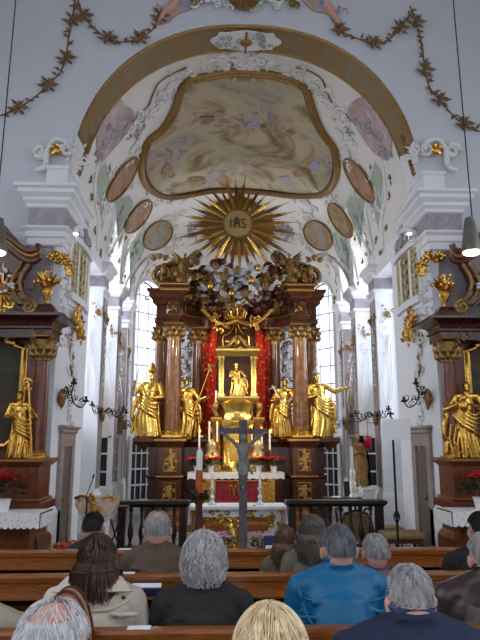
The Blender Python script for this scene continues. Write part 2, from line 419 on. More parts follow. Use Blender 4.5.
# apse shell, azimuth t x elevation
NT_, NE = 90, 40; vs = []; fs = []
def dome(t, e):
    ce, sn = se(math.cos(e), VN), se(math.sin(e), VN)
    return V3((-VW*ce*se(math.cos(t), VN), VY+VB*ce*se(math.sin(t), VN), VZ+VH*sn))
def azi(p): return math.atan2((p.y-VY)/VB, -p.x/VW)
for j in range(NE+1):
    for i in range(NT_+1): vs.append(dome(PI*i/NT_, PI/2*j/NE))
for j in range(NE):
    for i in range(NT_):
        ids = (j*(NT_+1)+i, j*(NT_+1)+i+1, (j+1)*(NT_+1)+i+1, (j+1)*(NT_+1)+i); c = sum((vs[k] for k in ids), V3())/4
        t = azi(c); t = min(t, PI-t)
        if WT0 < t < WT1 and c.z < wtop(t): continue
        fs.append(ids)
mb.add(vs, fs)
for yc, a, zt in BAYS:                    # lunette vaults over the side windows
    for s in (-1, 1):
        n = 24; vs = []; fs = []
        for i in range(n+1):
            k = -math.cos(PI*i/n); z = VZ+(zt-VZ)*math.sqrt(max(0, 1-k*k))**.8; y = yc+a*k
            xi = VW*max(0, 1-((z-VZ)/VH)**VN)**(1/VN)
            vs += [(s*3.5, y, z), (s*(xi-.02), y, z)]
        for i in range(n): fs.append((2*i, 2*i+1, 2*i+3, 2*i+2))
        mb.add(vs, fs)
struct(mb.build('ceiling_chancel', 'vaultpaint', None))
# chancel side walls
for s, nm in ((-1, 'wall_chancel_left'), (1, 'wall_chancel_right')):
    mb = MB()
    mb.box(s*3.05, s*3.8, 10.3, 11.7, 0, VZ)
    mb.box(s*3.5, s*3.8, 11.7, 13.0, 0, 2.2); mb.box(s*3.5, s*3.8, 11.7, 13.0, 5.3, VZ+.3); mb.box(s*3.5, s*3.8, 11.7, 11.8, 2.2, 5.3); mb.box(s*3.5, s*3.8, 12.9, 13.0, 2.2, 5.3); mb.box(s*3.05, s*3.5, 11.7, 13.0, 5.5, VZ+.1)
    for (yc, a, zt), (y0, y1) in zip(BAYS, ((13.5, 15.0), (15.5, 16.7))):
        w = a-.14
        mb.box(s*3.5, s*3.8, y0, y1, 0, 3.3); mb.box(s*3.5, s*3.8, y0, yc-w, 3.3, 6.3); mb.box(s*3.5, s*3.8, yc+w, y1, 3.3, 6.3)
        out = [(y0-yc, 6.3), (-w, 6.3)]+[(-w*math.cos(PI*i/12), 6.3+.9*math.sin(PI*i/12)) for i in range(1, 12)]+[(w, 6.3), (y1-yc, 6.3), (y1-yc, 8), (y0-yc, 8)]
        mb.prism(out, (s*3.5, yc, 0), (0, 1, 0), (0, 0, 1), .3 if s > 0 else -.3)
    for y0, y1 in ((13.0, 13.5), (15.0, 15.5), (16.7, 17.05)): mb.box(s*3.05, s*3.8, y0, y1, 0, VZ)
    struct(mb.build(nm, 'plaster', None, False))
# apse wall
mb = MB(); vs = []; fs = []; NZ = 24
for j in range(NZ+1):
    for i in range(NT_+1):
        p = dome(PI*i/NT_, 0); vs.append(V3((p.x, p.y, VZ*j/NZ)))
for j in range(NZ):
    for i in range(NT_):
        ids = (j*(NT_+1)+i, j*(NT_+1)+i+1, (j+1)*(NT_+1)+i+1, (j+1)*(NT_+1)+i); c = sum((vs[k] for k in ids), V3())/4
        t = azi(c); t = min(t, PI-t)
        if WT0 < t < WT1 and c.z > WZ0: continue
        fs.append(ids)
mb.add(vs, fs)
struct(mb.build('wall_apse', 'plaster', None))
wn = 0
def surf_az(t, z):                         # apse surface at azimuth t, height z
    lo, hi = .2, 1.2
    for _ in range(30):
        m = (lo+hi)/2; p = aps(t, z, m)
        if vf(p) > 0: hi = m
        else: lo = m
    return aps(t, z, lo)
for s in (-1, 1):                          # apse windows with deep splayed reveals
    mx = (lambda p: V3((p.x*-s, p.y, p.z)))
    edge = [(WT0-.01, WZ0-.05), (WT0-.01, WZS)]+[((WT0+WT1)/2-(WT1-WT0+.02)/2*math.cos(PI*i/16), WZS+(WZT-WZS+.03)*math.sin(PI*i/16)) for i in range(1, 16)]+[(WT1+.01, WZS), (WT1+.01, WZ0-.05)]
    inner = [surf_az(t, z) for t, z in edge]
    mid = aps((WT0+WT1)/2, 0); d = V3((mid.x, mid.y-VY+1.3, 0)).normalized(); u = V3((-d.y, d.x, 0))
    base = mid+d*.32; hw = .60
    outer = []
    for (t, z), p in zip(edge, inner):
        q = (t-(WT0+WT1)/2)/((WT1-WT0)/2); outer.append(base-u*(q*hw)+V3((0,0,z)))
    mb = MB(); n = len(edge); vs = [mx(p) for p in inner]+[mx(p) for p in outer]
    mb.add(vs, [(i, i+1, n+i+1, n+i) for i in range(n-1)]+[(n-1, 0, n, 2*n-1)])
    mb.tube([mx(p-d*.01) for p in inner], .05, 6)
    struct(mb.build('trim_%d' % (5 if s < 0 else 6), 'plaster', None))
    wn += 1; wr = MB()                     # muntins
    op = [mx(p) for p in outer]; wr.tube(op, .035, 6, True)
    for q in (-.33, .33): wr.tube([mx(base-u*(q*hw)+V3((0,0,WZ0))), mx(base-u*(q*hw)+V3((0,0,WZS+.75)))], .011, 4)
    for z in [WZ0+.55*i for i in range(1, 8)]: wr.tube([mx(base-u*hw+V3((0,0,z))), mx(base+u*hw+V3((0,0,z)))], .014, 4)
    fr = wr.build('window_%d' % wn, 'iron', None); struct(fr)
    g = MB(); o2 = [mx(p+d*.01) for p in outer]; o3 = [mx(p+d*.02) for p in outer]; k = len(o2)
    g.add(o2+o3, [tuple(range(k)), tuple(range(2*k-1, k-1, -1))]+[(i, (i+1)%k, k+(i+1)%k, k+i) for i in range(k)]); g.build('glass', 'glass', fr, False)
for s in (-1, 1):                          # side windows of the chancel, seen edge on
    for yc, a, zt in BAYS:
        wn += 1; w = a-.14; fr = MB()
        arch = [(yc-w, 3.3), (yc-w, 6.3)]+[(yc-w*math.cos(PI*i/12), 6.3+.9*math.sin(PI*i/12)) for i in range(1, 12)]+[(yc+w, 6.3), (yc+w, 3.3)]
        fr.tube([(s*3.66, y, z) for y, z in arch], .03, 6, True)
        fr.box(s*3.64, s*3.68, yc-.012, yc+.012, 3.3, 7.15)
        for z in (3.9, 4.5, 5.1, 5.7, 6.3): fr.box(s*3.645, s*3.675, yc-w, yc+w, z-.012, z+.012)
        f = struct(fr.build('window_%d' % wn, 'iron', None))
        g = MB(); g.prism([(y-yc, z) for y, z in arch], (s*3.69, yc, 0), (0,1,0), (0,0,1), .01); g.build('glass', 'glass', f, False)
    for y0, y1, za, zc in ((-2.2, -.2, 3.2, 7.6), (2.2, 4.2, 3.2, 7.6), (6.0, 8.0, 3.2, 7.6), (11.8, 12.9, 2.2, 5.3)):  # rearmost nave pair is unseen, added as fill for the pews
        wn += 1; xw = s*6.7 if y1 < 10 else s*3.66; fr = MB()
        for y in (y0+.03, (y0+y1)/2, y1-.03): fr.box(xw-.03, xw+.03, y-.03, y+.03, za, zc)
        for z in [za+(zc-za)*q/4 for q in range(5)]: fr.box(xw-.03, xw+.03, y0, y1, z-.03, z+.03)
        f = struct(fr.build('window_%d' % wn, 'iron', None, False))
        g = MB(); g.box(xw+s*.04, xw+s*.05, y0, y1, za, zc); g.build('glass', 'glass', f, False)
# lattice glazed doors low in the apse and beside the chancel pilasters
def lattice(c, u, hw, z0, z1, nx, nz, n):
    c, u = V3(c), V3(u).normalized(); d = V3((u.y, -u.x, 0))
    if d.y > 0: d = -d
    rot = Matrix((u, -d, V3((0,0,1)))).transposed(); f = MB()
    f.obox(c+V3((0,0,z0)), (hw*2+.1, .07, .09), rot); f.obox(c+V3((0,0,z1)), (hw*2+.1, .07, .09), rot)
    for s in (-1, 1): f.obox(c+u*hw*s+V3((0,0,(z0+z1)/2)), (.09, .07, z1-z0), rot)
    for i in range(1, nx): f.obox(c+u*(hw*(-1+2*i/nx))+V3((0,0,(z0+z1)/2)), (.022, .05, z1-z0), rot)
    for i in range(1, nz): f.obox(c+V3((0,0,z0+(z1-z0)*i/nz)), (hw*2, .055, .04), rot)
    o = struct(f.build('window_%d' % n, 'plaster', None, False))
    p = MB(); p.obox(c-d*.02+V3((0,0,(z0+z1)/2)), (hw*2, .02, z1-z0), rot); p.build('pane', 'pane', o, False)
for s in (-1, 1):
    a, b = V3((s*2.92, 17.15, 0)), V3((s*2.36, 17.72, 0)); c = (a+b)/2; wn += 1; u = (b-a)*(1 if s < 0 else -1)
    lattice((c.x, c.y, 0), u, u.length/2, .25, 1.98, 4, 4, wn)
for s in (-1, 1):
    wn += 1; lattice((s*3.27, 14.96, 0), (1, 0, 0), .17, .3, 2.0, 1, 4, wn)
    wn += 1; lattice((s*3.27, 16.66, 0), (1, 0, 0), .15, .3, 2.0, 1, 4, wn)
# pilasters and imposts
tn = 6
def trim(mb, mat, smooth=False, bevel=0):
    global tn; tn += 1; return struct(mb.build('trim_%d' % tn, mat, None, smooth, bevel))
for s in (-1, 1):
    # big entablature on the arch pier
    x0, x1 = s*3.55, s*2.97; y0, y1 = 9.28, 10.28
    mb = MB(); mb.mould(x0, x1, y0, y1, [(-.03,4.93),(.0,4.95),(.0,5.06),(.03,5.08),(.03,5.17),(.08,5.22),(.08,5.25),(.01,5.25)])
    mb.mould(x0, x1, y0, y1, [(.01,5.56),(.04,5.58),(.04,5.63),(.09,5.68),(.09,5.73),(.16,5.79),(.16,5.85),(.21,5.88),(.21,5.93),(.0,5.96)])
    mb.box(s*6.6, x0, 9.4, 9.5, 4.95, 5.2)
    mb.mould(s*3.35, s*3.0, 9.4, 10.2, [(0,5.95),(0,6.3),(.03,6.32),(.03,6.37)])
    trim(mb, 'plaster')
    mb = MB(); mb.mould(x0, x1, y0, y1, [(0,5.25),(0,5.57)]); trim(mb, 'lilac')
    # pier shaft: lilac marbled front between white edges
    mb = MB(); mb.box(s*3.6, s*3.12, 9.36, 9.5, .9, 4.95); trim(mb, 'lilac')
    mb = MB(); mb.box(s*3.12, s*2.99, 9.33, 10.3, 0, 4.95); mb.mould(s*3.7, s*2.99, 9.33, 9.9, [(.05,0),(.05,.8),(.02,.86),(.0,.9)])
    mb.mould(s*2.995, s*3.1, 9.4, 9.9, [(0,0),(0,.1)]); trim(mb, 'plaster')
    # chancel pilasters
    for y0, y1 in ((13.0, 13.5), (15.0, 15.5), (16.7, 17.1)):
        mb = MB(); mb.mould(s*3.5, s*3.03, y0-.02, y1+.02, [(.04,0),(.04,.75),(.01,.82),(.0,.82),(0,5.12),(.05,5.16),(.05,5.22),(.0,5.22)])
        mb.mould(s*3.5, s*3.03, y0-.02, y1+.02, [(.02,5.48),(.04,5.5),(.10,5.58),(.10,5.64),(.17,5.7),(.17,5.77),(.0,5.82),(0,6.0)]); trim(mb, 'plaster')
        mb = MB(); mb.mould(s*3.5, s*3.03, y0-.02, y1+.02, [(.01,5.2),(.01,5.49)]); trim(mb, 'lilac')
        mb = MB()
        if y0 > 16: mb.box(s*3.42, s*3.06, y0-.035, y0-.015, .9, 5.0)
        mb.box(s*3.034, s*3.01, y0+.06, y1-.06, .9, 5.0); trim(mb, 'greymarble')
# green painted fans of the vault: panels cut between the ribs
def patch(outline, off, rings=8, vault=True):
    n = len(outline); cx = sum(p[0] for p in outline)/n; cy = sum(p[1] for p in outline)/n
    fn = (lambda a, b: PV(a, b, off)); vs = [fn(cx, cy)]; fs = []
    for k in range(1, rings+1):
        for x, y in outline: vs.append(fn(cx+(x-cx)*k/rings, cy+(y-cy)*k/rings))
    for j in range(n): fs.append((0, 1+j, 1+(j+1)%n))
    for k in range(rings-1):
        for j in range(n): a = 1+k*n; fs.append((a+j, a+n+j, a+n+(j+1)%n, a+(j+1)%n))
    return MB().add(vs, fs)
def dens(pts, m=6):
    out = []
    for i in range(len(pts)):
        a, b = pts[i], pts[(i+1)%len(pts)]
        for k in range(m): out.append((a[0]+(b[0]-a[0])*k/m, a[1]+(b[1]-a[1])*k/m))
    return out
def loop(pts, n=6): # closed smooth pixel outline
    k = len(pts); out = []
    for i in range(k):
        a, b, c, d = (V3((*pts[(i+q)%k], 0)) for q in (-1, 0, 1, 2))
        for j in range(n):
            t = j/n; v = .5*((2*b)+(c-a)*t+(2*a-5*b+4*c-d)*t*t+(3*b-a-3*c+d)*t**3); out.append((v.x, v.y))
    return out
mir = lambda pts, c=241: [(2*c-x, y) for x, y in pts]
GREEN = [[(94,172),(105,160),(112,190),(100,232)], [(113,198),(129,194),(134,204),(118,248)], [(129,244),(145,226),(149,238),(129,284)], []]
for g in GREEN[:3]:
    for pts in (g, mir(g, 240)):
        d = dens(pts); struct(patch(d, .01, 6).build('ceiling_panel', 'green', None))
        mb = MB(); mb.tube([PV(x, y, .012) for x, y in d], .022, 5, True); trim(mb, 'plaster', True)
RIBS = [[(106,250),(111,225),(114,208)], [(121,279),(125,258),(130,244)], [(96,250),(97,220),(93,190),(98,160)],
        [(135,300),(138,285),(146,268),(160,258),(172,262),(178,278)], [(108,256),(116,240),(124,228)], [(122,290),(132,270),(142,256)]]
for rb in RIBS:
    for pts in (rb, mir(rb, 240)):
        q = bez([(x, y, 0) for x, y in pts], 6); mb = MB(); mb.tube([PV(v.x, v.y, .005) for v in q], .05, 6); trim(mb, 'stucco', True)
# ================================================================== STUCCO, GARLANDS, FRESCOES
def side(s): return 'left' if s < 0 else 'right'
# ceiling fresco: painted field inside a gilded moulding
FO = [(183,83),(174,108),(162,127),(147,140),(140,160),(142,178),(152,191),(168,196),(190,193),(212,189),(240,189),(268,191),(290,194),(312,195),(328,191),(338,174),(337,150),(323,130),(313,108),(305,86),(282,75),(240,70),(204,75)]
fo = loop(FO, 5)
fr = thing('ceiling_fresco', 'large painted ceiling fresco in a curved gilded frame over the chancel', 'fresco', PV(240,130))
patch(fo, .03, 12).build('painted_field', 'fresco', fr)
mb = MB(); mb.tube([PV(x, y, .05) for x, y in fo], .085, 8, True); g = mb.build('gilded_frame', 'golddull', fr)
mb = MB()
for q in (.965, ): mb.tube([PV(240+(x-240)*q, 135+(y-135)*q, .07) for x, y in fo], .03, 6, True)
mb.build('inner_moulding', 'mahogany', g)
mb = MB(); rr = random.Random(5)
fb = loop(FO, 14); mb.tube([PV(x, y, .12) for x, y in fb], [(.028 if i % 2 else .045) for i in range(len(fb))], 6, True)
mb.build('bead_moulding', 'golddull', g)
FIG = [(256,124,7,4),(266,128,8,5),(280,134,7,4),(248,118,5,3),(290,131,5,4),(236,126,6,3),(212,176,9,7),(196,180,8,6),(224,180,7,5),(176,158,5,10),(168,170,7,6),(300,172,9,5),(316,166,6,7),(206,118,8,4),(220,112,6,3),(284,178,8,4)]
for k, (px, py, w, h) in enumerate(FIG):
    o = loop([(px+w*math.cos(a)*(.6+.7*rr.random()), py+h*math.sin(a)*(.6+.7*rr.random())) for a in [2*PI*i/9 for i in range(9)]], 4)
    patch(o, .034+.0015*k, 3).build('painted_figure', ('figurepaint', 'ovalfresco', 'frescored')[k % 3], fr)
# white rocaille around the frame
def vscroll(px, py, size, n, seed, mb):
    p = PV(px, py, .03); nn = vnorm(p); u = V3((0,1,0)).cross(nn); u = u.normalized() if u.length > .1 else V3((1,0,0)); scrollwork(mb, p, u, nn.cross(u), size, n, random.Random(seed), .45, .09)
def roc(nm, parent, pts, mat, seed, size=.4, n=9):
    for k, (x, y) in enumerate(pts): mb = MB(); vscroll(x, y, size, n, seed+k, mb); t = mb.build(nm, mat, parent)
    return t
t = roc('stucco_crest', fr, [(228,62),(240,56),(254,56),(266,63),(246,66)], 'stucco', 11, .5, 12)
mb = MB(); vscroll(246, 60, .3, 10, 77, mb); mb.build('gilded_leaves', 'golddull', t)
NM = [('upper left', [(160,100),(168,88),(178,78),(196,72)]), ('upper right', [(327,102),(318,88),(306,78),(290,71)]),
      ('lower left', [(163,196),(172,200),(186,198),(150,200)]), ('lower right', [(322,198),(310,204),(298,200),(332,192)]),
      ('outer left', [(140,118),(152,108),(136,140),(132,158)]), ('outer right', [(340,116),(334,106),(346,138),(350,156)])]
for nm, pts in NM: roc('stucco_rocaille', fr, pts, 'stucco', len(nm)*3, .40, 9)
# reddish gilded garlands on the vault
for s, pts in ((-1, [(186,66),(170,74),(158,82),(152,94),(148,104),(140,112),(131,122)]), (1, [(296,66),(310,70),(322,78),(328,92),(334,104),(344,110),(352,120)])):
    q = bez([(x, y, 0) for x, y in pts], 6); pp = [PV(v.x, v.y, .03) for v in q]
    mb = MB()
    for k in range(len(pp)-1): garland(mb, pp[k:k+2], vnorm(pp[k]), random.Random(k+40+s), .14, .12, 2)
    o = mb.build('vault_garland', 'goldbrown', None, False); tag(o, 'gilded leaf garland on the vault to the upper %s of the ceiling fresco' % side(s), 'garland')
# oval painted cartouches in gilded frames
OV = [(121,179,8,26,-33,'beside the first green panel'), (137,216,8,20,-37,'between the green panels'), (157,235,12,17,-45,'above the apse window')]
for s in (-1, 1):
    for k, (cx, cy, a, b, rot, lb) in enumerate(OV):
        if s > 0: cx, cy, rot = {0:(361,180,33), 1:(342,220,33), 2:(319,235,42)}[k]
        r_ = math.radians(-rot); o = []
        for i in range(24):
            g = 2*PI*i/24; x, y = a*math.cos(g), b*math.sin(g); o.append((cx+x*math.cos(r_)-y*math.sin(r_), cy+x*math.sin(r_)+y*math.cos(r_)))
        t = thing('oval_painting', 'oval painted cartouche on the %s side of the vault %s' % (side(s), lb), 'painting', PV(cx, cy))
        patch(o, .04, 4).build('painted_field', ('frescored', 'ovalfresco', 'ovalgrey')[k], t)
        mb = MB(); mb.tube([PV(x, y, .05) for x, y in o], .028, 6, True); mb.build('gilded_frame', 'golddull', t)
        for i in range(0, 24, 4):
            x, y = o[i]; mb = MB(); vscroll(cx+(x-cx)*1.3, cy+(y-cy)*1.3, .26, 5, i+k*31, mb); mb.build('scroll_spray', 'stucco', t)
# extra vault stucco between the cartouches
for s in (-1, 1):
    for k, (x, y, lb) in enumerate(((176,214,'below the fresco corner'),(192,232,'beside the sun rays'),(150,262,'over the apse window'),(118,222,'between the ribs'),(104,206,'near the arch foot'),(134,250,'above the farthest impost'),(174,244,'beside the lowest oval'))):
        x = x if s < 0 else 480-x; t = thing('stucco_spray', 'small grey white stucco scroll spray %s on the %s of the vault' % (lb, side(s)), 'stucco ornament', PV(x, y)); mb = MB(); vscroll(x, y, .42, 11, 400+k*3+s, mb); mb.build('scrolls', 'stuccogrey' if k % 2 else 'stucco', t)
    q = bez([(x if s < 0 else 480-x, y, 0) for x, y in ((128,296),(131,280),(140,264),(154,255),(168,258),(178,270),(184,286))], 8); mb = MB(); mb.tube([PV(v.x, v.y, .004) for v in q], .055, 6); trim(mb, 'stuccogrey', True)
# faded pink painted figures near the arch
for s, pts in ((-1, [(96,140),(100,112),(116,96),(124,104),(134,112),(128,130),(112,150),(100,160)]), (1, [(392,142),(388,116),(374,98),(362,96),(348,108),(356,126),(372,150),(388,160)])):
    t = thing('painted_figures', 'faded pink painted figures on the vault behind the %s foot of the arch' % side(s), 'painting', PV(*pts[0]))
    patch(loop(pts, 4), .02, 6).build('painted_field', 'pinkfresco', t)
    roc('stucco_rocaille', t, [(110,134),(100,150),(126,126),(138,128)] if s < 0 else [(374,134),(386,150),(360,126),(346,128)], 'stuccogrey', 61+s, .36, 8)
# tiny gilded leaf sprays up the ribs
for s in (-1, 1):
    rr = random.Random(13+s)
    for x, y in [(100,254),(104,240),(96,206),(90,180),(91,198),(118,262),(125,240),(138,262),(146,300),(108,170),(94,230),(122,285),(130,225)]:
        mb = MB(); x = x if s < 0 else 481-x; p = PV(x, y, .012); nn = vnorm(p); u = V3((0,0,1))-nn*nn.z
        for k in range(6):
            d = u+nn.cross(u)*rr.uniform(-1,1)+u*rr.uniform(-1.5,.5); mb.leaf(p, d, nn, rr.uniform(.09,.17), .07)
        o = mb.build('leaf_spray', 'goldbrown', None, False); tag(o, 'small gilded leaf spray on the %s vault ribs' % side(s), 'stucco ornament', 'gilded leaf sprays on the %s vault ribs' % side(s))
# garlands hanging on the arch wall
def gar_wall(label, pts, seed):
    q = bez([P(x, y, 9.492) for x, y in pts], 8); mb = MB(); garland(mb, q, (0,-1,0), random.Random(seed), .12, .13, 2)
    for x, y in pts[1::2]:
        p = P(x, y, 9.45)
        for k in range(11): a = k*.6; mb.leaf(p+V3((math.cos(k*2.)*.05,0,math.sin(k*2.)*.05)), (math.cos(a), -.2, math.sin(a)), (0,-1,0), .16, .07)
    o = mb.build('leaf_garland', 'goldbrown', None, False); tag(o, label, 'garland')
gar_wall('gilded leaf garland hanging down the white wall above the left pier', [(76,-6),(72,20),(68,42),(66,58),(60,72),(48,85),(36,96),(18,108),(-6,118)], 1)
gar_wall('gilded leaf swag between the wall garland and the painted figure upper left', [(78,0),(84,16),(96,30),(108,38),(124,42),(140,38),(152,30),(160,16)], 2)
gar_wall('gilded leaf garland hanging down the white wall above the right pier', [(410,6),(416,22),(422,46),(425,70),(430,88),(440,100),(452,114),(464,124),(486,134)], 3)
gar_wall('gilded leaf swag between the wall garland and the painted figure upper right', [(330,16),(340,30),(356,38),(374,43),(388,40),(400,28),(410,14)], 4)
# keystone cartouche on the arch soffit
p = P(247, 33, 9.9); t = thing('keystone_cartouche', 'white stucco cartouche with gilded centre on the gold arch crown', 'stucco ornament', p)
mb = MB(); zz = AZ+AH-.05
out = [(.62*se(math.cos(a), 3.2)*(1+.07*math.cos(6*a)), .25*se(math.sin(a), 2.6)*(1+.12*math.cos(8*a))) for a in [2*PI*i/32 for i in range(32)]]
mb.prism(out, (.0, 9.88, zz), (1,0,0), (0,1,0), -.04); mb.build('plate', 'stucco', t)
for q in (-1, 1): mb = MB(); scrollwork(mb, (q*.28, 9.88, zz-.05), (1,0,0), (0,-1,0), .3, 12, random.Random(3+q)); mb.build('scroll_spray', 'stuccogrey', t)
mb = MB(); mb.ell((0, 9.88, zz-.06), (.12,.09,.05)); mb.tube([(0,9.6,zz-.05),(0,10.2,zz-.04)], .02); mb.build('gilded_boss', 'golddull', t)
# foot of the nave ceiling painting: rocaille and two painted figures
t = thing('stucco_crest', 'gilded and white rocaille at the top centre above the arch crown', 'stucco ornament', P(244, 0, 9.4))
mb = MB(); rr = random.Random(8)
for x in (206, 220, 262, 276): mb = MB(); scrollwork(mb, P(x, 0, 9.42), (1,0,0), (0,0,1), .3, 10, rr, .4, .09); mb.build('scroll_spray', 'stucco', t)
mb = MB(); c = P(244, -6, 9.42)
for k in range(15):
    a = PI+PI*k/14; mb.tube([c+V3((.12*math.cos(a),0,.12*math.sin(a))), c+V3((.3*math.cos(a),-.06,.34*math.sin(a)))], [.02,.045], 5)
mb.build('gilded_shell', 'golddull', t)
for x in (196, 290): mb = MB(); scrollwork(mb, P(x, -2, 9.41), (1,0,0), (0,0,1), .28, 8, rr, .5, .09); mb.build('gilded_spray', 'golddull', t)
for s, pts in ((-1, [(158,24),(166,10),(176,2),(186,-6),(200,-4),(192,8),(178,14),(168,22)]), (1, [(340,24),(332,12),(326,4),(314,-6),(302,-2),(312,10),(326,14),(334,20)])):
    t = thing('painted_figure', 'blue robed painted figure at the top edge %s of the arch crown' % ('left' if s < 0 else 'right'), 'painting', P(pts[2][0], pts[2][1], 9.4))
    lo = [P(x, y, 9.48) for x, y in loop(pts, 4)]; mb = MB(); c = sum(lo, V3())/len(lo)
    mb.prism([(q.x-c.x, q.z-c.z) for q in lo], (c.x, 9.49, c.z), (1,0,0), (0,0,1), .03); mb.build('robe', 'figurepaint', t)
    a, b = P(*pts[1], 9.45), P(*pts[0], 9.45); mb = MB(); mb.tube([P(*pts[2], 9.45), a, b], [.09,.07,.04], 8); mb.build('leg', 'skin', t)
    mb = MB(); scrollwork(mb, P(pts[1][0]-s*-8, pts[1][1]-2, 9.44), (1,0,0), (0,0,1), .16, 6, random.Random(2)); mb.build('gilded_edge', 'golddull', t)
# curling volutes where the arch lands on the piers
for s in (-1, 1):
    x0, y0 = (55, 152) if s < 0 else (438, 154)
    c = P(x0, y0, 9.4); m = (lambda px, py, d=9.4: P(px if s < 0 else 493-px, py, d))
    t = thing('stucco_volute', 'white scroll volute with gilded rosette on top of the %s pier' % side(s), 'stucco ornament', c)
    mb = MB(); mb.tube(bez([m(36,170), m(45,166), m(47,152), m(54,140), m(66,142), m(70,150)]), .05, 8); mb.tube(spiral(m(40,151), (1,0,0), (0,0,1), .14, 1.3, 0, 18, s), [.05]*10+[.04]*9, 7)
    mb.tube(spiral(m(68,150), (1,0,0), (0,0,1), .12, 1.2, 1, 18, -s), .035, 7); scrollwork(mb, m(76,154,9.35), (1,0,0), (0,0,1), .32, 12, random.Random(21+s), .6, .09); mb.build('scroll', 'stucco', t)
    mb = MB(); p = m(57,150); mb.ell(p, (.08,.05,.08))
    for k in range(8): a = k*PI/4; mb.leaf(p, (math.cos(a), -.3, math.sin(a)), (0,-1,0), .14, .08)
    mb.build('rosette', 'gold', t)
    mb = MB()                                # gilded foot of the arch band
    for k in range(10): q = m(84-1.2*k+6, 134+4*k, 9.46); mb.leaf(q, (s*-.2, -.2, -1), (0,-1,0), .16, .1)
    o = mb.build('gilded_leaf_drop', 'golddull', None, False); tag(o, 'gilded leaf drop at the %s foot of the arch band' % side(s), 'stucco ornament')
# stucco on the pilasters and jambs
for s in (-1, 1):
    # coloured stucco on the pier beside the side altar, and the gilded festoon below the entablature
    m = (lambda px, py, d=9.36: P(px if s < 0 else 491-px, py, d))
    t = thing('stucco_festoon', 'gilded flower festoon under the entablature of the %s pier' % side(s), 'stucco ornament', m(60,262))
    mb = MB(); rr = random.Random(5)
    for k in range(46):
        a = k/45; q = m(50+22*a, 256+10*a*a+2*math.sin(9*a), 9.3); q = q+V3((rr.uniform(-.05,.05),rr.uniform(-.04,.02),rr.uniform(-.06,.06))); mb.ell(q, (.034,.034,.034), None, 6, 4); mb.leaf(q, (rr.uniform(-1,1), -.3, rr.uniform(-1,1)), (0,-1,0), .09, .04)
    for k in range(6): mb.ell(m(68+rr.uniform(-3,3), 270+rr.uniform(-3,4), 9.26), (.05,.04,.05), None, 6, 4)
    mb.build('flowers', 'gold', t)
    for y in (275, 290, 306, 320, 336): mb = MB(); scrollwork(mb, m(58, y), (1,0,0), (0,0,1), .24, 12, random.Random(y), .6, .07); mb.build('hanging_leaves', 'stucco', t)
    # jamb: stucco drops between balcony and door, on the plane of the wall
    mj = (lambda px, py, o=.02: PX(px if s < 0 else 491-px, py, s*(2.985-o)))
    t = thing('stucco_drop', 'white and gilded stucco drop between the balcony and the %s door' % side(s), 'stucco ornament', mj(72, 360))
    mb = MB(); rr = random.Random(9)
    for y in (352, 366, 380, 396, 410, 424, 432): mb = MB(); scrollwork(mb, mj(71+rr.uniform(-3,3), y), (0,1,0), (0,0,1), .26, 9, rr, .55, .08); mb.build('scroll_spray', 'stucco', t)
    mb = MB()
    for y in (336, 345, 356, 372, 386): mb = MB(); scrollwork(mb, mj(73+rr.uniform(-3,3), y, .05), (0,1,0), (0,0,1), .15, 7, rr, .7, .1); mb.build('gilded_leaves', 'golddull', t)
    # pendants on the pilaster fronts
    for k, (yy, zc, lb) in enumerate(((12.94, 4.5, 'first'), (14.94, 4.4, 'second'), (16.64, 4.3, 'third'))):
        xc = s*3.2; t = thing('pilaster_capital', 'gilded stucco capital drop on the %s pilaster along the %s chancel wall' % (lb, side(s)), 'stucco ornament', (xc, yy, zc))
        mb = MB(); scrollwork(mb, (xc, yy, zc+.2), (1,0,0), (0,0,1), .22, 9, random.Random(k+3), .6, .09); scrollwork(mb, (s*2.99, yy+.25, zc), (0,1,0), (0,0,1), .3, 14, random.Random(k+30), .6, .09); mb.build('gilded_leaves', 'golddull', t)
        mb = MB()
        for i in range(9): scrollwork(mb, (xc, yy, zc-.1-.12*i), (1,0,0), (0,0,1), .12-.008*i, 4, random.Random(i+50*k), .6, .1); scrollwork(mb, (s*2.99, yy+.25, zc-.3-.14*i), (0,1,0), (0,0,1), .13, 4, random.Random(i+70*k), .6, .1)
        mb.tube([(xc-s*-.11, yy, 4.2), (xc+s*.11, yy, 4.2), (xc+s*.11, yy, 3.0), (xc+s*.06, yy, 2.7), (xc, yy, 2.6), (xc-s*.06, yy, 2.7), (xc-s*.11, yy, 3.0)], .009, 4, True); mb.build('pendant', 'stucco', t)
    # leaves where the vault lands on the imposts
    rr = random.Random(40)
    for yy, lb in ((13.1, 'nearest'), (15.1, 'middle'), (16.8, 'farthest')):
        t = thing('impost_stucco', 'grey stucco scrolls above the %s impost of the %s chancel wall' % (lb, side(s)), 'stucco ornament', (s*2.92, yy, 6.05))
        for z in (6.05, 6.3, 6.6): mb = MB(); scrollwork(mb, (s*2.92, yy, z), (0,1,0), (0,0,1), .2, 6, rr, .6, .09); mb.build('scroll_spray', 'stuccogrey', t)
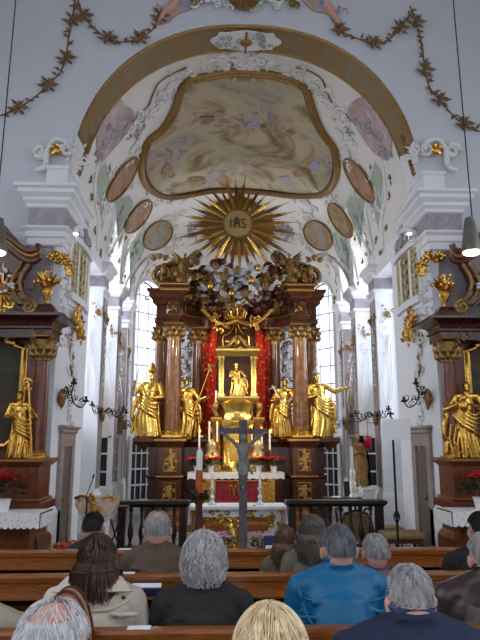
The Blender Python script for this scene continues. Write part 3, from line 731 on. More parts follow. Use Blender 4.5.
# oratory balconies with gilded grilles in the jambs
for s in (-1, 1):
    m = (lambda px, py, o=0: PX(px if s < 0 else 485-px, py, s*(2.98-o)))
    y0, y1 = 9.78, 11.05; zb, zt = 4.3, 5.2; X = (lambda o: s*(2.98-o))
    t = thing('oratory_balcony', 'small white oratory balcony with gilded lattice in the %s jamb above the door' % side(s), 'balcony', (X(0), 10.8, zb))
    mb = MB(); yc = (y0+y1)/2; hw = (y1-y0)/2
    def bulge(y): return .03+.05*(1-((y-yc)/hw)**2)
    yv = [y0+(y1-y0)*i/10 for i in range(11)]
    def ledge(mb, za, zc, o):
        a = [(X(bulge(y)+o), y) for y in yv]; b = [(X(0), y) for y in yv]; k = len(yv)
        vs = [V3((x,y,za)) for x,y in a]+[V3((x,y,zc)) for x,y in a]+[V3((x,y,za)) for x,y in b]+[V3((x,y,zc)) for x,y in b]; fs = []
        for i in range(k-1): fs += [(i,i+1,k+i+1,k+i), (2*k+i,2*k+i+1,3*k+i+1,3*k+i), (i,i+1,2*k+i+1,2*k+i), (k+i,k+i+1,3*k+i+1,3*k+i)]
        fs += [(0,k,3*k,2*k), (k-1,2*k-1,4*k-1,3*k-1)]; mb.add(vs, fs)
    ledge(mb, zb-.12, zb, .05); ledge(mb, zb-.2, zb-.12, -.02); ledge(mb, zt, zt+.1, .06); ledge(mb, zt+.1, zt+.16, .0); ledge(mb, zb-.5, zb-.2, -.05)
    for y in (y0, yc-.27, yc+.27, y1): b = bulge(y); mb.box(X(b), X(b-.05), y-.05, y+.05, zb, zt)
    mb.tube([(X(bulge(y)), y, zt+.16+.3*math.sin(PI*i/10)) for i, y in enumerate(yv)], .06, 6); mb.build('frame', 'plaster', t, False)
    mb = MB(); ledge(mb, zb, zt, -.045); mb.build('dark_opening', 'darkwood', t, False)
    for k, (a, b) in enumerate(((y0, yc-.27), (yc-.27, yc+.27), (yc+.27, y1))):
        g = MB(); mid = (a+b)/2; xx = X((bulge(a)+bulge(b))/2-.03); u = V3((X(bulge(b)), b, 0))-V3((X(bulge(a)), a, 0)); w = u.length/2-.06; u.normalize(); c = V3((X((bulge(a)+bulge(b))/2), mid, 0))
        for z in [zb+.1+.19*i for i in range(5)]:
            for q in (-1, 1): g.tube(spiral(c+u*(q*w*.45)+V3((0,0,z)), u, (0,0,1), .11, 1.1, PI/2, 14, q), .018, 5)
            g.ell(c+V3((0,0,z+.1)), (.03,.03,.05), None, 6, 4)
        for q in (-1, 0, 1): g.tube([c+u*(q*w)+V3((0,0,zb+.02)), c+u*(q*w)+V3((0,0,zt))], .014, 4)
        g.build('grille', 'grille', t)
    mb = MB(); scrollwork(mb, (X(.1), yc, zt+.4), (0,1,0), (0,0,1), .45, 16, random.Random(4), .5, .09); mb.build('crest', 'stuccogrey', t)
    mb = MB(); scrollwork(mb, (X(.10), yc-.1, zb-.42), (0,1,0), (0,0,1), .45, 30, random.Random(6), .5, .07); mb.ell((X(.1), yc-.1, zb-.42), (.03,.08,.1)); mb.build('gilded_cartouche', 'gold', t)
    # floodlight on the jamb
    sp = m(76, 233, .3); SPX = thing('floodlight', 'small lit floodlight on top of the %s oratory balcony' % side(s), 'lamp', sp)
    mb = MB(); mb.lathe(sp+V3((0,0,-.02)), [(.04,0),(.05,.012),(.03,.08),(.012,.09)], 12); mb.tube([sp+V3((0,0,.06)), sp+V3((0,.05,-.12)), V3((s*3.0, sp.y+.1, sp.z-.14))], .01); mb.build('housing', 'whitepot', SPX)
    mb = MB(); mb.ell(sp+V3((0,-.01,-.02)), (.042,.042,.016)); mb.build('bulb', 'bulb', SPX)
# doors in the jambs, grey marble frames
for s in (-1, 1):
    X = (lambda o: s*(2.99-o)); y0, y1 = 9.78, 10.72; z1 = 1.98
    mb = MB()
    for a, b in ((y0, y0+.2), (y1-.2, y1)): mb.box(X(.05), X(-.1), a, b, 0, z1-.2)
    mb.box(X(.05), X(-.1), y0, y1, z1-.2, z1); mb.mould(X(.05), X(-.05), y0, y1, [(.0,z1),(.03,z1+.03),(.03,z1+.07),(.07,z1+.1),(.07,z1+.13),(0,z1+.14)])
    mb.mould(X(.05), X(-.05), y0, y0+.2, [(.03,0),(.03,.2),(0,.24)]); mb.mould(X(.05), X(-.05), y1-.2, y1, [(.03,0),(.03,.2),(0,.24)])
    dr = struct(mb.build('door_%d' % (1 if s < 0 else 2), 'doormarble', None, False))
    mb = MB(); mb.box(X(.015), X(-.1), y0+.2, y1-.2, 0, z1-.2)
    for za, zc in ((.2,.8), (.95,1.65)): mb.box(X(.03), X(0), y0+.28, y1-.28, za, zc)
    mb.build('leaf', 'doorwood', dr, False)
    mb = MB(); mb.ell((X(.06), y0+.27, .95), (.03,.03,.03)); mb.build('knob', 'golddull', dr)
# ================================================================== HIGH ALTAR
def statue(name, label, base, H, mat, seed, armL, armR, cat='statue', face=1, sway=.03, twist=0, wide=1.0):
    """a draped standing figure; arms = (elbow, hand) in units of its height, x to its image-right"""
    r = random.Random(seed); t = thing(name, label, cat, base); m = MB(); b = V3(base)
    def q(x, y, z): return b+V3(((x+sway*math.sin(z*5))*H*wide, y*H, z*H))
    m.cap(q(0,0,.06), q(0,0,.4), .15*H, .125*H, 14); m.cap(q(0,0,.4), q(.01,0,.62), .125*H, .1*H, 14); m.ell(q(.0,-.005,.70), (.115*H,.085*H,.12*H))
    m.cap(q(-.1,0,.79), q(.1,0,.79), .05*H); m.cap(q(0,0,.8), q(0,-.01,.88), .04*H, .035*H); m.ell(q(0,-.02,.925), (.048*H,.056*H,.068*H), None, 14, 9)
    m.ell(q(0,-.078,.92), (.009*H,.015*H,.016*H)); m.ell(q(0,.01,.945), (.056*H,.054*H,.06*H)); m.ell(q(0,-.05,.885), (.032*H,.03*H,.035*H))
    for sx, (e, h) in ((-1, armL), (1, armR)):
        m.cap(q(sx*.11,0,.79), q(*e), .045*H, .042*H); m.cap(q(*e), q(*h), .042*H, .022*H); m.ell(q(*h), (.024*H,.022*H,.03*H))
        d = (V3(h)-V3(e)).normalized()
        for f in range(4): o = V3((.012*(f-1.5), -.008, 0)); m.cap(q(*(V3(h)+o)), q(*(V3(h)+o+d*(.045+.006*(f in (1,2))))), .0075*H, .006*H, 6)
    for k in range(24):                         # folds of the robe
        a = 2*PI*k/24+r.uniform(-.1,.1); z1 = r.uniform(.35,.6); rr_ = .165+r.uniform(-.01,.02); sw = r.uniform(-.25,.25)
        m.tube([q(rr_*.92*math.cos(a), rr_*.8*math.sin(a), .0), q(rr_*.9*math.cos(a+sw*.4), rr_*.8*math.sin(a+sw*.4), z1*.5), q(rr_*.74*math.cos(a+sw), rr_*.66*math.sin(a+sw), z1)], [.022*H,.017*H,.009*H], 6)
    for k in range(5):                          # mantle swept across the body
        z = .66-.05*k; m.tube(bez([q(-.12,-.02,z+.1), q(-.04,-.13,z-.04), q(.06,-.135,z-.12), q(.15,-.06,z-.06-.03*k)], 5), [.022*H]*16, 6)
    for k in range(3): m.tube(bez([q(face*.15,.02,.62-.04*k), q(face*.19,.0,.42-.05*k), q(face*.17,.02,.2), q(face*.21,-.02,.06)], 5), .028*H, 6)
    me = remesh(m, H*.0095, 2, name); MB().build('figure', mat, t, me=me); return t, q
HA = thing('high_altar', 'towering brown and gold baroque high altar with columns in the apse', 'altar', (0, 16, 0))
PT = 1.97; PX_ = {}
for s in (-1, 1):
    # predella pedestals
    mb = MB()
    for x0, x1, y0, y1 in ((1.36, 1.92, 15.05, 16.2), (.84, 1.36, 15.7, 16.4), (1.92, 2.2, 15.4, 16.2)):
        mb.mould(s*x0, s*x1, y0, y1, [(.06,0),(.06,.28),(.02,.34),(.0,.36),(0,.95),(.05,1.0),(.05,1.06),(.0,1.08),(0,1.72),(.03,1.76),(.05,1.80),(.10,1.86),(.10,1.93),(.04,PT)])
    mb.mould(s*2.1, s*2.52, 15.1, 15.9, [(-.2,1.62),(-.14,1.7),(-.05,1.78),(.0,1.82),(.04,1.86),(.04,1.94),(0,PT)])
    pd = mb.build('pedestal', 'altarwood', HA, False)
    mb = MB()
    for x0, x1 in ((1.32,1.40),): pass
    for z0, z1 in ((1.16,1.66), (.44,.88)):
        for xx in (1.64,): 
            y = 15.045; mb.tube([(s*(xx-.15),y,z0),(s*(xx+.15),y,z0),(s*(xx+.15),y,z1),(s*(xx-.15),y,z1)], .024, 5, True)
            for i in range(3): scrollwork(mb, (s*xx, y, z0+(z1-z0)*(.25+.25*i)), (1,0,0), (0,0,1), .17, 12, random.Random(i+int(z0*10)), .5, .15)
    mb.mould(s*1.36, s*1.92, 15.05, 16.2, [(.105,1.885),(.11,1.9),(.105,1.915)]); mb.mould(s*1.36, s*1.92, 15.05, 16.2, [(.052,1.02),(.056,1.03),(.052,1.045)])
    mb.build('gilded_panel', 'goldlit', pd)
    # columns
    def column(x, y, r, name='column', mat='column'):
        z0, z1 = PT, 4.42; c = (s*x, y, 0); mb = MB(); mb.lathe(c, [(r*.98,z0+.16),(r,z0+.5),(r*.97,z0+1.4),(r*.86,z1)], 24); o = mb.build(name, mat, HA)
        mb = MB(); mb.mould(s*x-r*1.2, s*x+r*1.2, y-r*1.2, y+r*1.2, [(0,z0),(0,z0+.05)]); mb.lathe(c, [(r*1.2,z0+.05),(r*1.25,z0+.08),(r*1.05,z0+.11),(r*1.15,z0+.14),(r*1.0,z0+.17)], 24); mb.build('column_base', 'goldbright', o)
        mb = MB(); mb.lathe(c, [(r*.88,z1-.02),(r*.92,z1+.05),(r*.9,z1+.2),(r*1.15,z1+.34)], 20)
        for ring, (zz, n) in enumerate(((z1+.04,10),(z1+.17,10))):
            for k in range(n):
                a = 2*PI*(k+.5*ring)/n; d = V3((math.cos(a), math.sin(a), 0)); mb.leaf(V3(c)+d*r*.86+V3((0,0,zz)), d*.45+V3((0,0,1)), d, .2, .15, .5)
        for k in range(4):
            a = PI/4+k*PI/2; d = V3((math.cos(a), math.sin(a), 0)); mb.tube(spiral(V3(c)+d*r*1.1+V3((0,0,z1+.28)), d, (0,0,1), .08, 1.2, 0, 12), .022, 5)
        mb.mould(s*x-r*1.12, s*x+r*1.12, y-r*1.12, y+r*1.12, [(0,z1+.36),(.03,z1+.39),(.03,z1+.42)]); mb.build('capital', 'golddull', o)
    column(1.62, 15.3, .205); column(1.04, 15.85, .15, 'inner_column', 'altarwood'); column(2.02, 15.85, .165)
    # entablature over the columns
    prof = [(-.05,4.84),(-.05,4.93),(-.02,4.95),(-.02,5.05),(.02,5.08),(-.05,5.1),(-.05,5.42),(.0,5.45),(.05,5.5),(.05,5.56),(.14,5.66),(.14,5.74),(.19,5.8),(.19,5.86),(.0,5.9)]
    mb = MB(); mb.mould(s*1.42, s*1.84, 15.1, 16.2, prof); mb.mould(s*1.84, s*2.2, 15.7, 16.2, prof)
    et = mb.build('entablature', 'altarwood', HA, False)
    mb = MB(); mb.mould(s*1.42, s*1.84, 15.1, 16.2, [(.145,5.67),(.15,5.7),(.145,5.73)]); mb.mould(s*1.42, s*1.84, 15.1, 16.2, [(.02,5.05),(.03,5.065),(.02,5.08)])
    scrollwork(mb, (s*1.63, 15.13, 5.27), (1,0,0), (0,0,1), .17, 10, random.Random(5), .6, .13); mb.mould(s*1.42, s*1.84, 15.1, 16.2, [(.195,5.81),(.2,5.83),(.195,5.85)]); mb.build('gilded_frieze', 'gold', et)
    # concave run of cornice towards the centre
    mb = MB(); pp = [(1.42-.72*k/10, 15.25+.62*math.sin(PI/2*k/10)) for k in range(11)]
    for z0, z1, o in ((4.84,5.1,0),(5.1,5.42,-.04),(5.42,5.62,.06),(5.62,5.86,.16)):
        a = [V3((s*x, y-o, z0)) for x, y in pp]; k = len(a); vs = a+[v+V3((0,0,z1-z0)) for v in a]+[V3((v.x, 16.3, v.z)) for v in a]+[V3((v.x, 16.3, z1)) for v in a]; fs = []
        for i in range(k-1): fs += [(i,i+1,k+i+1,k+i), (k+i,k+i+1,3*k+i+1,3*k+i), (i,i+1,2*k+i+1,2*k+i)]
        fs += [(k-1,2*k-1,4*k-1,3*k-1), (0,k,3*k,2*k)]; mb.add(vs, fs)
    cn = mb.build('curved_cornice', 'mahogany', HA, False); mb = MB()
    for z, o in ((5.1,.03),(5.62,.1),(5.86,.17)): mb.tube([(s*x, y-o, z) for x, y in pp], .025, 5)
    for k in range(1, 10): x, y = pp[k]; mb.leaf((s*x, y+.0, 5.4), (0,-.3,-1), (0,-1,0), .3, .09, .6)
    mb.build('gilded_moulding', 'golddull', cn)
    # attic volutes
    mb = MB(); a = [V3((s*1.95,15.6,5.9)), V3((s*2.0,15.6,6.2)), V3((s*1.75,15.6,6.5)), V3((s*1.35,15.65,6.6)), V3((s*1.0,15.7,6.9))]
    mb.tube(bez(a, 8), .14, 8); mb.tube(spiral((s*1.72,15.55,6.12), (1,0,0), (0,0,1), .24, 1.4, PI/2, 22, -s), [.10]*12+[.07]*11, 8); mb.mould(s*1.35, s*1.95, 15.4, 16.0, [(0,5.88),(0,6.0),(-.05,6.3),(-.05,6.42),(.03,6.48),(.0,6.52)])
    av = mb.build('attic_volute', 'altarwood', HA); mb = MB(); mb.tube([p+V3((0,-.13,.05)) for p in bez(a, 8)], .035, 5); scrollwork(mb, (s*1.65,15.35,6.2), (1,0,0), (0,0,1), .32, 18, random.Random(3), .6, .1)
    mb.ell((s*1.95,15.4,6.35), (.1,.08,.17)); mb.ell((s*2.1,15.4,6.0), (.08,.08,.1)); mb.build('gilded_scrolls', 'golddull', av)
    c = V3((s*1.95, 15.45, 6.22)); mb = MB(); mb.tube(spiral(c, (1,0,0), (0,0,1), .3, 1.3, -PI/2, 22, s), [.075]*12+[.055]*11, 8); mb.tube(bez([c+V3((0,0,-.3)), c+V3((-s*.3,0,-.2)), c+V3((-s*.55,0,.1)), c+V3((-s*.9,.05,.0)), c+V3((-s*1.05,.05,-.25))], 6), .06, 7); mb.build('scroll_bracket', 'mahogany', HA)
    mb = MB(); mb.tube([p+V3((0,-.06,.0)) for p in spiral(c, (1,0,0), (0,0,1), .3, 1.3, -PI/2, 22, s)], .03, 6); scrollwork(mb, c+V3((-s*.5,-.15,.05)), (1,0,0), (0,0,1), .38, 22, random.Random(8), .55, .1); mb.build('gilded_acanthus', 'golddull', HA)
    for dx, dz in ((.1,.42),(-.75,.3),(-.35,-.05),(-.95,-.1)):
        h = c+V3((s*dx,-.22,dz)); mb = MB(); mb.ell(h, (.07,.075,.085)); mb.ell(h+V3((0,-.07,0)), (.014,.02,.02)); mb.ell(h+V3((0,.02,.03)), (.08,.075,.07)); hh = mb.build('cherub_head', 'painted', HA); mb = MB()
        for q in (-1, 1):
            for k in range(4): mb.leaf(h+V3((q*.06,.02,-.05)), (q,0,.6-.35*k), (0,-1,0), .24-.03*k, .08, .4)
        mb.build('wings', 'golddull', hh)
    # red starred drapery
    mb = MB(); nx, nz = 14, 18; vs = []
    for j in range(nz+1):
        z = 2.02+(5.15-2.02)*j/nz; w0 = .54-.0*(1-j/nz)-.12*max(0,(j/nz-.75))*2; w1 = .90+.05*(j/nz)**3
        for i in range(nx+1): u = i/nx; vs.append((s*(w0+(w1-w0)*u), 16.12-.035*math.sin(u*PI*4+j*.15), z))
    fs = [(j*(nx+1)+i, j*(nx+1)+i+1, (j+1)*(nx+1)+i+1, (j+1)*(nx+1)+i) for j in range(nz) for i in range(nx)]
    k = len(vs); vs += [(x, y+.03, z) for x, y, z in vs]; fs += [tuple(k+q for q in reversed(f)) for f in fs]; mb.add(vs, fs); dp = mb.build('red_drapery', 'redstars', HA)
    mb = MB(); mb.tube([(s*.54,16.08,2.02),(s*.54,16.08,4.3)], .014, 5); mb.ell((s*.64,16.05,2.12), (.09,.06,.14)); mb.build('gilded_fringe', 'gold', dp)
    # silver and gold ornament between the columns
    mb = MB(); rr = random.Random(12)
    for z in (4.1, 4.35, 4.6, 3.8, 3.55): scrollwork(mb, (s*1.3, 16.2, z), (1,0,0), (0,0,1), .26, 10, rr, .5, .13)
    hb = mb.build('hanging_ornament', 'golddull', HA); mb = MB()
    for z in (4.0, 3.7, 4.3): scrollwork(mb, (s*1.3, 16.15, z), (1,0,0), (0,0,1), .2, 8, rr, .4, .13)
    mb.build('silver_leaves', 'silver', hb)
mb = MB(); mb.box(-1.2, 1.2, 16.25, 16.5, .3, 5.6); mb.box(-2.2, -1.75, 16.15, 16.3, PT, 5.0); mb.box(1.75, 2.2, 16.15, 16.3, PT, 5.0); mb.box(-.8, .8, 15.7, 16.3, .2, 1.9); bp = mb.build('back_panel', 'altarwood', HA, False)
mb = MB()
for s in (-1, 1):
    mb.tube(bez([(0,16.2,5.35),(s*.08,16.2,4.95),(s*.22,16.2,4.75),(s*.34,16.2,4.7),(s*.36,16.2,4.5)], 6), .025, 5); mb.tube([(s*.36,16.2,4.5),(s*.38,16.2,4.0)], .02, 5)
    mb.ell((s*.24,16.2,4.93), (.1,.04,.06)); mb.ell((s*.24,16.2,4.55), (.08,.04,.07))
mb.tube([(0,16.2,5.35),(0,16.2,4.45)], .022, 5); mb.build('gilded_tracery', 'gold', bp)
# clouds, cherubs and crown over the centre
CC = P(237, 285, 15.35)
rr = random.Random(31); mb = MB()
for k in range(90):
    a = rr.uniform(0, 2*PI); q = rr.random()**.8; x = math.cos(a)*q*1.15; z = math.sin(a)*q*.72+.02; r = rr.uniform(.03,.085)
    mb.ell(CC+V3((x, rr.uniform(-.3,.0)+.3*q, z)), (r*1.25, r, r*.7), Matrix.Rotation(rr.uniform(-.8,.8),3,'Y'), 8, 5)
sc = mb.build('silver_cloud', 'silver', HA); mb = MB()
for k in range(46):
    a = rr.uniform(0, 2*PI); q = rr.uniform(.25, 1.1); scrollwork(mb, CC+V3((math.cos(a)*q*1.3, rr.uniform(-.35,0), math.sin(a)*q*.75-.08)), (1,0,.0), (0,0,1), .24, 7, rr, .5, .12)
mb.build('gilded_foliage', 'golddull', HA); mb = MB()
for k in range(90):
    a = rr.uniform(0, 2*PI); q = rr.random()**.6*1.1; r = rr.uniform(.09,.17)
    mb.ell(CC+V3((math.cos(a)*q*1.25, rr.uniform(.05,.3), math.sin(a)*q*.72-.05)), (r, r*.8, r), None, 8, 5)
mb.build('dark_cloud', 'mahogany', HA)
for x, z in ((-.34,.1),(.36,.05),(-.7,-.12),(.72,-.1),(0,.32),(-.15,-.3),(.2,-.32),(.55,.38),(-.56,.4)):
    c = CC+V3((x,-.3,z)); mb = MB(); mb.ell(c, (.075,.08,.09)); mb.ell(c+V3((0,-.08,0)), (.014,.02,.02)); mb.ell(c+V3((0,.02,.04)), (.085,.08,.075)); h = mb.build('cherub_head', 'gold' if x*z > 0 else 'painted', HA)
    mb = MB()
    for q in (-1, 1):
        for k in range(4): mb.leaf(c+V3((q*.06,.02,-.05)), (q,0,.6-.35*k), (0,-1,0), .26-.03*k, .09, .4)
    mb.build('wings', 'silver', h)
c = P(237, 315, 15.2); mb = MB(); mb.lathe((c.x, c.y, c.z-.12), [(.2,0),(.22,.03),(.2,.06)], 16)
for k in range(8): a = k*PI/4; d = V3((math.cos(a), math.sin(a), 0)); mb.tube(bez([c+d*.2+V3((0,0,-.06)), c+d*.24+V3((0,0,.08)), c+d*.1+V3((0,0,.18)), c+V3((0,0,.2))], 4), .022, 5); mb.ell(c+d*.22+V3((0,0,.0)), (.03,.03,.03), None, 6, 4)
mb.ell(c+V3((0,0,.25)), (.05,.05,.05)); mb.build('crown', 'goldbright', HA); mb = MB()
for s in (-1, 1): mb.tube(bez([c+V3((0,0,-.15)), c+V3((s*.35,-.02,-.25)), c+V3((s*.65,0,-.1)), c+V3((s*.9,0,.15))], 6), .055, 7); scrollwork(mb, c+V3((s*.45,-.1,-.2)), (1,0,0), (0,0,1), .3, 10, rr, .5, .1)
mb.build('gilded_swag', 'gold', HA)
# glory: disc and rays
SC = P(238, 224, 15.6); mb = MB()
mb.prism([(.4*math.cos(2*PI*i/40), .4*math.sin(2*PI*i/40)) for i in range(40)], SC+V3((0,.02,0)), (1,0,0), (0,0,1), .05); dsc = mb.build('glory_disc', 'glorycream', HA)
mb = MB(); mb.tube([SC+V3((.4*math.cos(2*PI*i/40), -.03, .4*math.sin(2*PI*i/40))) for i in range(40)], .028, 6, True); mb.build('disc_rim', 'golddull', dsc)
mb = MB(); y = -.05
def stroke(*p): mb.tube([SC+V3((a, y, b)) for a, b in p], .017, 5)
for x in (-.2, -.09, .03): stroke((x,-.12), (x,.12))
stroke((-.09,0), (.03,0)); stroke((-.03,0), (-.03,.2)); stroke((-.07,.15), (.01,.15))
stroke((.21,.1), (.16,.125), (.11,.1), (.11,.05), (.16,.0), (.21,-.05), (.21,-.1), (.16,-.125), (.1,-.1)); mb.build('monogram', 'darkwood', dsc)
for k in range(64):
    a = 2*PI*(k+.5)/64; L = (1.0, .74, 1.2, .8)[k % 4]*rr.uniform(.88,1.08)
    L *= 1.0+.30*abs(math.cos(a))**2-.2*(math.sin(a) > .5)*(abs(k-16) > 2); mb = MB()
    for o in (-.03, 0, .03):
        b = a+o; d = V3((math.cos(b), 0, math.sin(b))); l = L*(1 if o == 0 else .8); mb.leaf(SC+d*.33+V3((0,.03+.012*(k%2),0)), d, (0,-1,0), l, .075, .35)
    mb.build('ray_bundle', ('gold', 'goldbrown', 'golddull')[k % 3], HA, False)
# angels seated on the attic
for s in (-1, 1):
    b = P(183 if s < 0 else 291, 283, 15.35)
    t, q = statue('angel_statue', 'gilded winged angel perched on the upper %s side of the high altar' % side(s), b, .82, 'golddull', 50+s, ((-.2,-.05,.66),(-.26,-.1,.85)), ((.2,-.06,.6),(.16,-.2,.5)), face=s, sway=.05*s)
    mb = MB()
    for w in (-1, 1):
        for k in range(6): mb.leaf(q(w*.06,.1,.72), (w*(.8+.0*k)-s*-.1, .3, 1.1-.35*k), (0,-1,0), .48-.05*k, .13, .25)
    mb.build('wings', 'golddull' if s < 0 else 'mahogany', t)
# large gilded saints
SA = [('outer left', 148, 366, -1, 5), ('inner left', 187, 378, 1, 6), ('inner right', 284, 378, -1, 7), ('outer right', 320, 368, 1, 8)]
for nm, px, py, fc, sd in SA:
    outer = nm.startswith('outer'); d = 15.35 if outer else 15.45
    b = P(px, 436, d); b.z = PT; tp = P(px, py, d).z; H = tp-b.z
    lb = {'outer left': 'gilded saint with raised attribute at the far left edge of the high altar', 'inner left': 'gilded bearded saint holding a long staff between the left columns of the high altar',
          'inner right': 'gilded robed saint with bowed head between the right columns of the high altar', 'outer right': 'gilded saint with outstretched arm at the far right edge of the high altar'}[nm]
    aL = ((-.2,-.04,.64),(-.2,-.14,.80)) if outer and fc < 0 else ((-.19,-.05,.6),(-.08,-.17,.62))
    aR = ((.23,-.03,.7),(.38,-.05,.76)) if nm == 'outer right' else (((.2,-.04,.62),(.30,-.1,.66)) if nm == 'inner left' else ((.19,-.05,.6),(.08,-.17,.58)))
    t, q = statue('saint_statue', lb, b, H*.93 if outer else H, 'goldbright', sd, aL, aR, face=fc, sway=.03*fc, wide=1.15 if outer else 1.05)
    if nm == 'inner left': mb = MB(); a, c = P(185, 434, 15.2), P(210, 368, 15.2); a.z = PT+.01; mb.tube([a, c], .016, 6); mb.tube([c+V3((-.16,0,-.06)), c+V3((.16,0,.06))], .03, 6); mb.tube([c+V3((-.04,0,.1)), c+V3((.04,0,-.1))], .03, 6); mb.build('staff', 'goldbright', t)
    elif nm == 'outer left': mb = MB(); h = q(-.2,-.16,.82); mb.tube([h+V3((0,0,-.35)), h+V3((.1,0,.45))], .014, 6); mb.build('lance', 'silver', t); mb = MB(); mb.lathe(q(0,-.02,.99), [(.08,-.03),(.11,.02),(.07,.16),(.015,.24)], 12); mb.build('mitre', 'gold', t)
    elif nm == 'outer right': mb = MB(); h = q(0,-.01,.98); mb.lathe(h, [(.08,-.02),(.11,.02),(.1,.05),(.05,.14),(.02,.2)], 10); mb.build('crown', 'silver', t); mb = MB(); mb.tube(bez([q(.36,-.06,.5), q(.42,-.06,.65), q(.4,-.06,.9)], 5), .016, 6); mb.build('palm_frond', 'gold', t)
    else: mb = MB(); mb.tube([q(-.02,-.19,.55), q(-.22,-.1,.86)], .02, 6); mb.tube([q(-.26,-.1,.8), q(-.16,-.1,.84)], .016, 6); mb.build('cross_attribute', 'silver', t)
# tabernacle with exposition niche
TB = thing('tabernacle', 'gilded tabernacle with columned exposition niche in the middle of the high altar', 'tabernacle', (0, 15.05, 1.15))
mb = MB(); mb.lathe((0,15.1,0), [(.46,1.16),(.46,1.3),(.42,1.34),(.42,2.2),(.47,2.26),(.47,2.36),(.4,2.42),(.36,2.6),(.44,2.72),(.48,2.8),(.42,2.86),(.3,2.9)], 28, 1, .8, .04, 10)
tb = mb.build('tabernacle_body', 'goldbright', TB); mb = MB()
mb.box(-.2,.2,14.74,14.8,1.42,2.1); mb.tube([(.2*math.cos(PI*i/10),14.76,2.1+.12*math.sin(PI*i/10)) for i in range(11)], .03, 6); mb.ell((0,14.74,1.8), (.08,.03,.12)); mb.build('tabernacle_door', 'gold', tb)
for s in (-1, 1):
    mb = MB(); mb.mould(s*.42, s*.62, 14.9, 15.3, [(.02,1.16),(.02,1.3),(0,1.32),(0,2.3),(.04,2.36),(.04,2.44),(0,2.46)]); scrollwork(mb, (s*.52,14.88,1.8), (1,0,0), (0,0,1), .16, 8, rr, .5, .13); mb.build('side_pilaster', 'gold', TB)
    mb = MB(); mb.tube(bez([(s*.5,15,2.46),(s*.58,15,2.7),(s*.42,15,2.85),(s*.36,15,3.0)], 6), .05, 7); mb.ell((s*.54,14.95,2.72), (.07,.06,.1)); mb.build('volute', 'golddull', TB)
    mb = MB(); mb.lathe((s*.4,15.0,0), [(.1,2.95),(.1,3.02),(.075,3.06),(.08,3.5),(.07,3.85),(.1,3.9),(.1,3.97)], 16); mb.build('niche_column', 'goldbright', TB)
mb = MB(); mb.mould(-.5,.5,14.85,15.4,[(0,2.84),(.03,2.88),(.03,2.95),(0,2.97)]); mb.mould(-.5,.5,14.85,15.4,[(-.02,3.95),(0,4.0),(.05,4.08),(.05,4.14),(0,4.16)])
mb.tube(bez([(-.5,14.85,4.16),(-.25,14.85,4.2),(-.1,14.85,4.38),(0,14.85,4.44),(.1,14.85,4.38),(.25,14.85,4.2),(.5,14.85,4.16)], 6), .045, 7); scrollwork(mb, (0,14.84,4.26), (1,0,0), (0,0,1), .17, 9, rr, .5, .13); mb.build('canopy', 'goldbright', TB)
mb = MB(); mb.box(-.5,.5,15.32,15.38,2.95,4.0); mb.build('niche_back', 'altarwood', TB, False)
t, q = statue('madonna_statuette', 'small gilded crowned Madonna standing inside the tabernacle niche', (0,15.0,2.97), .78, 'goldbright', 77, ((-.16,-.06,.62),(-.06,-.16,.66)), ((.16,-.06,.62),(.1,-.16,.7)), wide=1.5)
mb = MB(); mb.lathe(q(0,-.02,.98), [(.035,-.02),(.05,.0),(.045,.03),(.055,.06),(.012,.09)], 10); mb.build('crown', 'goldbright', t)
for s in (-1, 1):
    h = P(216 if s < 0 else 252, 402, 14.95); t = thing('candle_bracket', 'gilded bracket with white candle beside the %s side of the tabernacle' % side(s), 'candlestick', (h.x,h.y,2.46)); c = (h.x, h.y, 0)
    mb = MB(); mb.lathe(c, [(.06,2.46),(.02,2.5),(.02,2.66),(.05,2.7),(.05,2.72)], 12); mb.build('bracket', 'gold', t); mb = MB(); mb.lathe(c, [(.022,2.72),(.022,3.1)], 10); mb.build('candle', 'wax', t)
# altar steps, mensa, cloth
mb = MB(); mb.mould(-1.9,1.9,13.3,16.2,[(.02,0),(.02,.14),(0,.16)]); mb.mould(-1.6,1.6,13.7,15.2,[(.02,.16),(.02,.3),(0,.32)]); tag(mb.build('altar_steps', 'pew', None, False), 'low brown wooden steps leading up to the high altar', 'steps')
MT = thing('altar_table', 'gilded altar table with crimson front panel below the tabernacle', 'altar table', (0,14.6,.32))
mb = MB(); mb.mould(-.98,.86,14.28,15.0,[(.05,.32),(.05,.42),(0,.46),(0,1.02),(.05,1.08)]); mb.box(-1.14,1.02,14.22,15.05,1.08,1.14); body = mb.build('mensa', 'altarwood', MT, False)
mb = MB(); mb.box(-.52,.46,14.25,14.28,.5,.98); ant = mb.build('antependium', 'redcloth', MT, False)
mb = MB(); mb.tube([(-.52,14.24,.5),(.46,14.24,.5),(.46,14.24,.98),(-.52,14.24,.98)], .02, 5, True)
for x0 in (-.16, -.04, .08): mb.tube(bez([(x0-.05,14.235,.66),(x0-.04,14.235,.84),(x0+.02,14.235,.86),(x0+.05,14.235,.66)], 4), .016, 5)
mb.tube([(0,14.235,.86),(0,14.235,.96)], .014, 5); mb.tube([(-.04,14.235,.92),(.04,14.235,.92)], .014, 5); mb.build('gilded_monogram', 'gold', ant)
for s in (-1, 1):
    mb = MB(); mb.box(s*.49-.03,s*.9-.06,14.25,14.28,.5,1.06)
    for z in (.58,.7,.82,.93): scrollwork(mb, (s*.70-.05,14.25,z), (1,0,0), (0,0,1), .17, 9, rr, .5, .13)
    mb.build('gilded_side_panel', 'gold', MT)
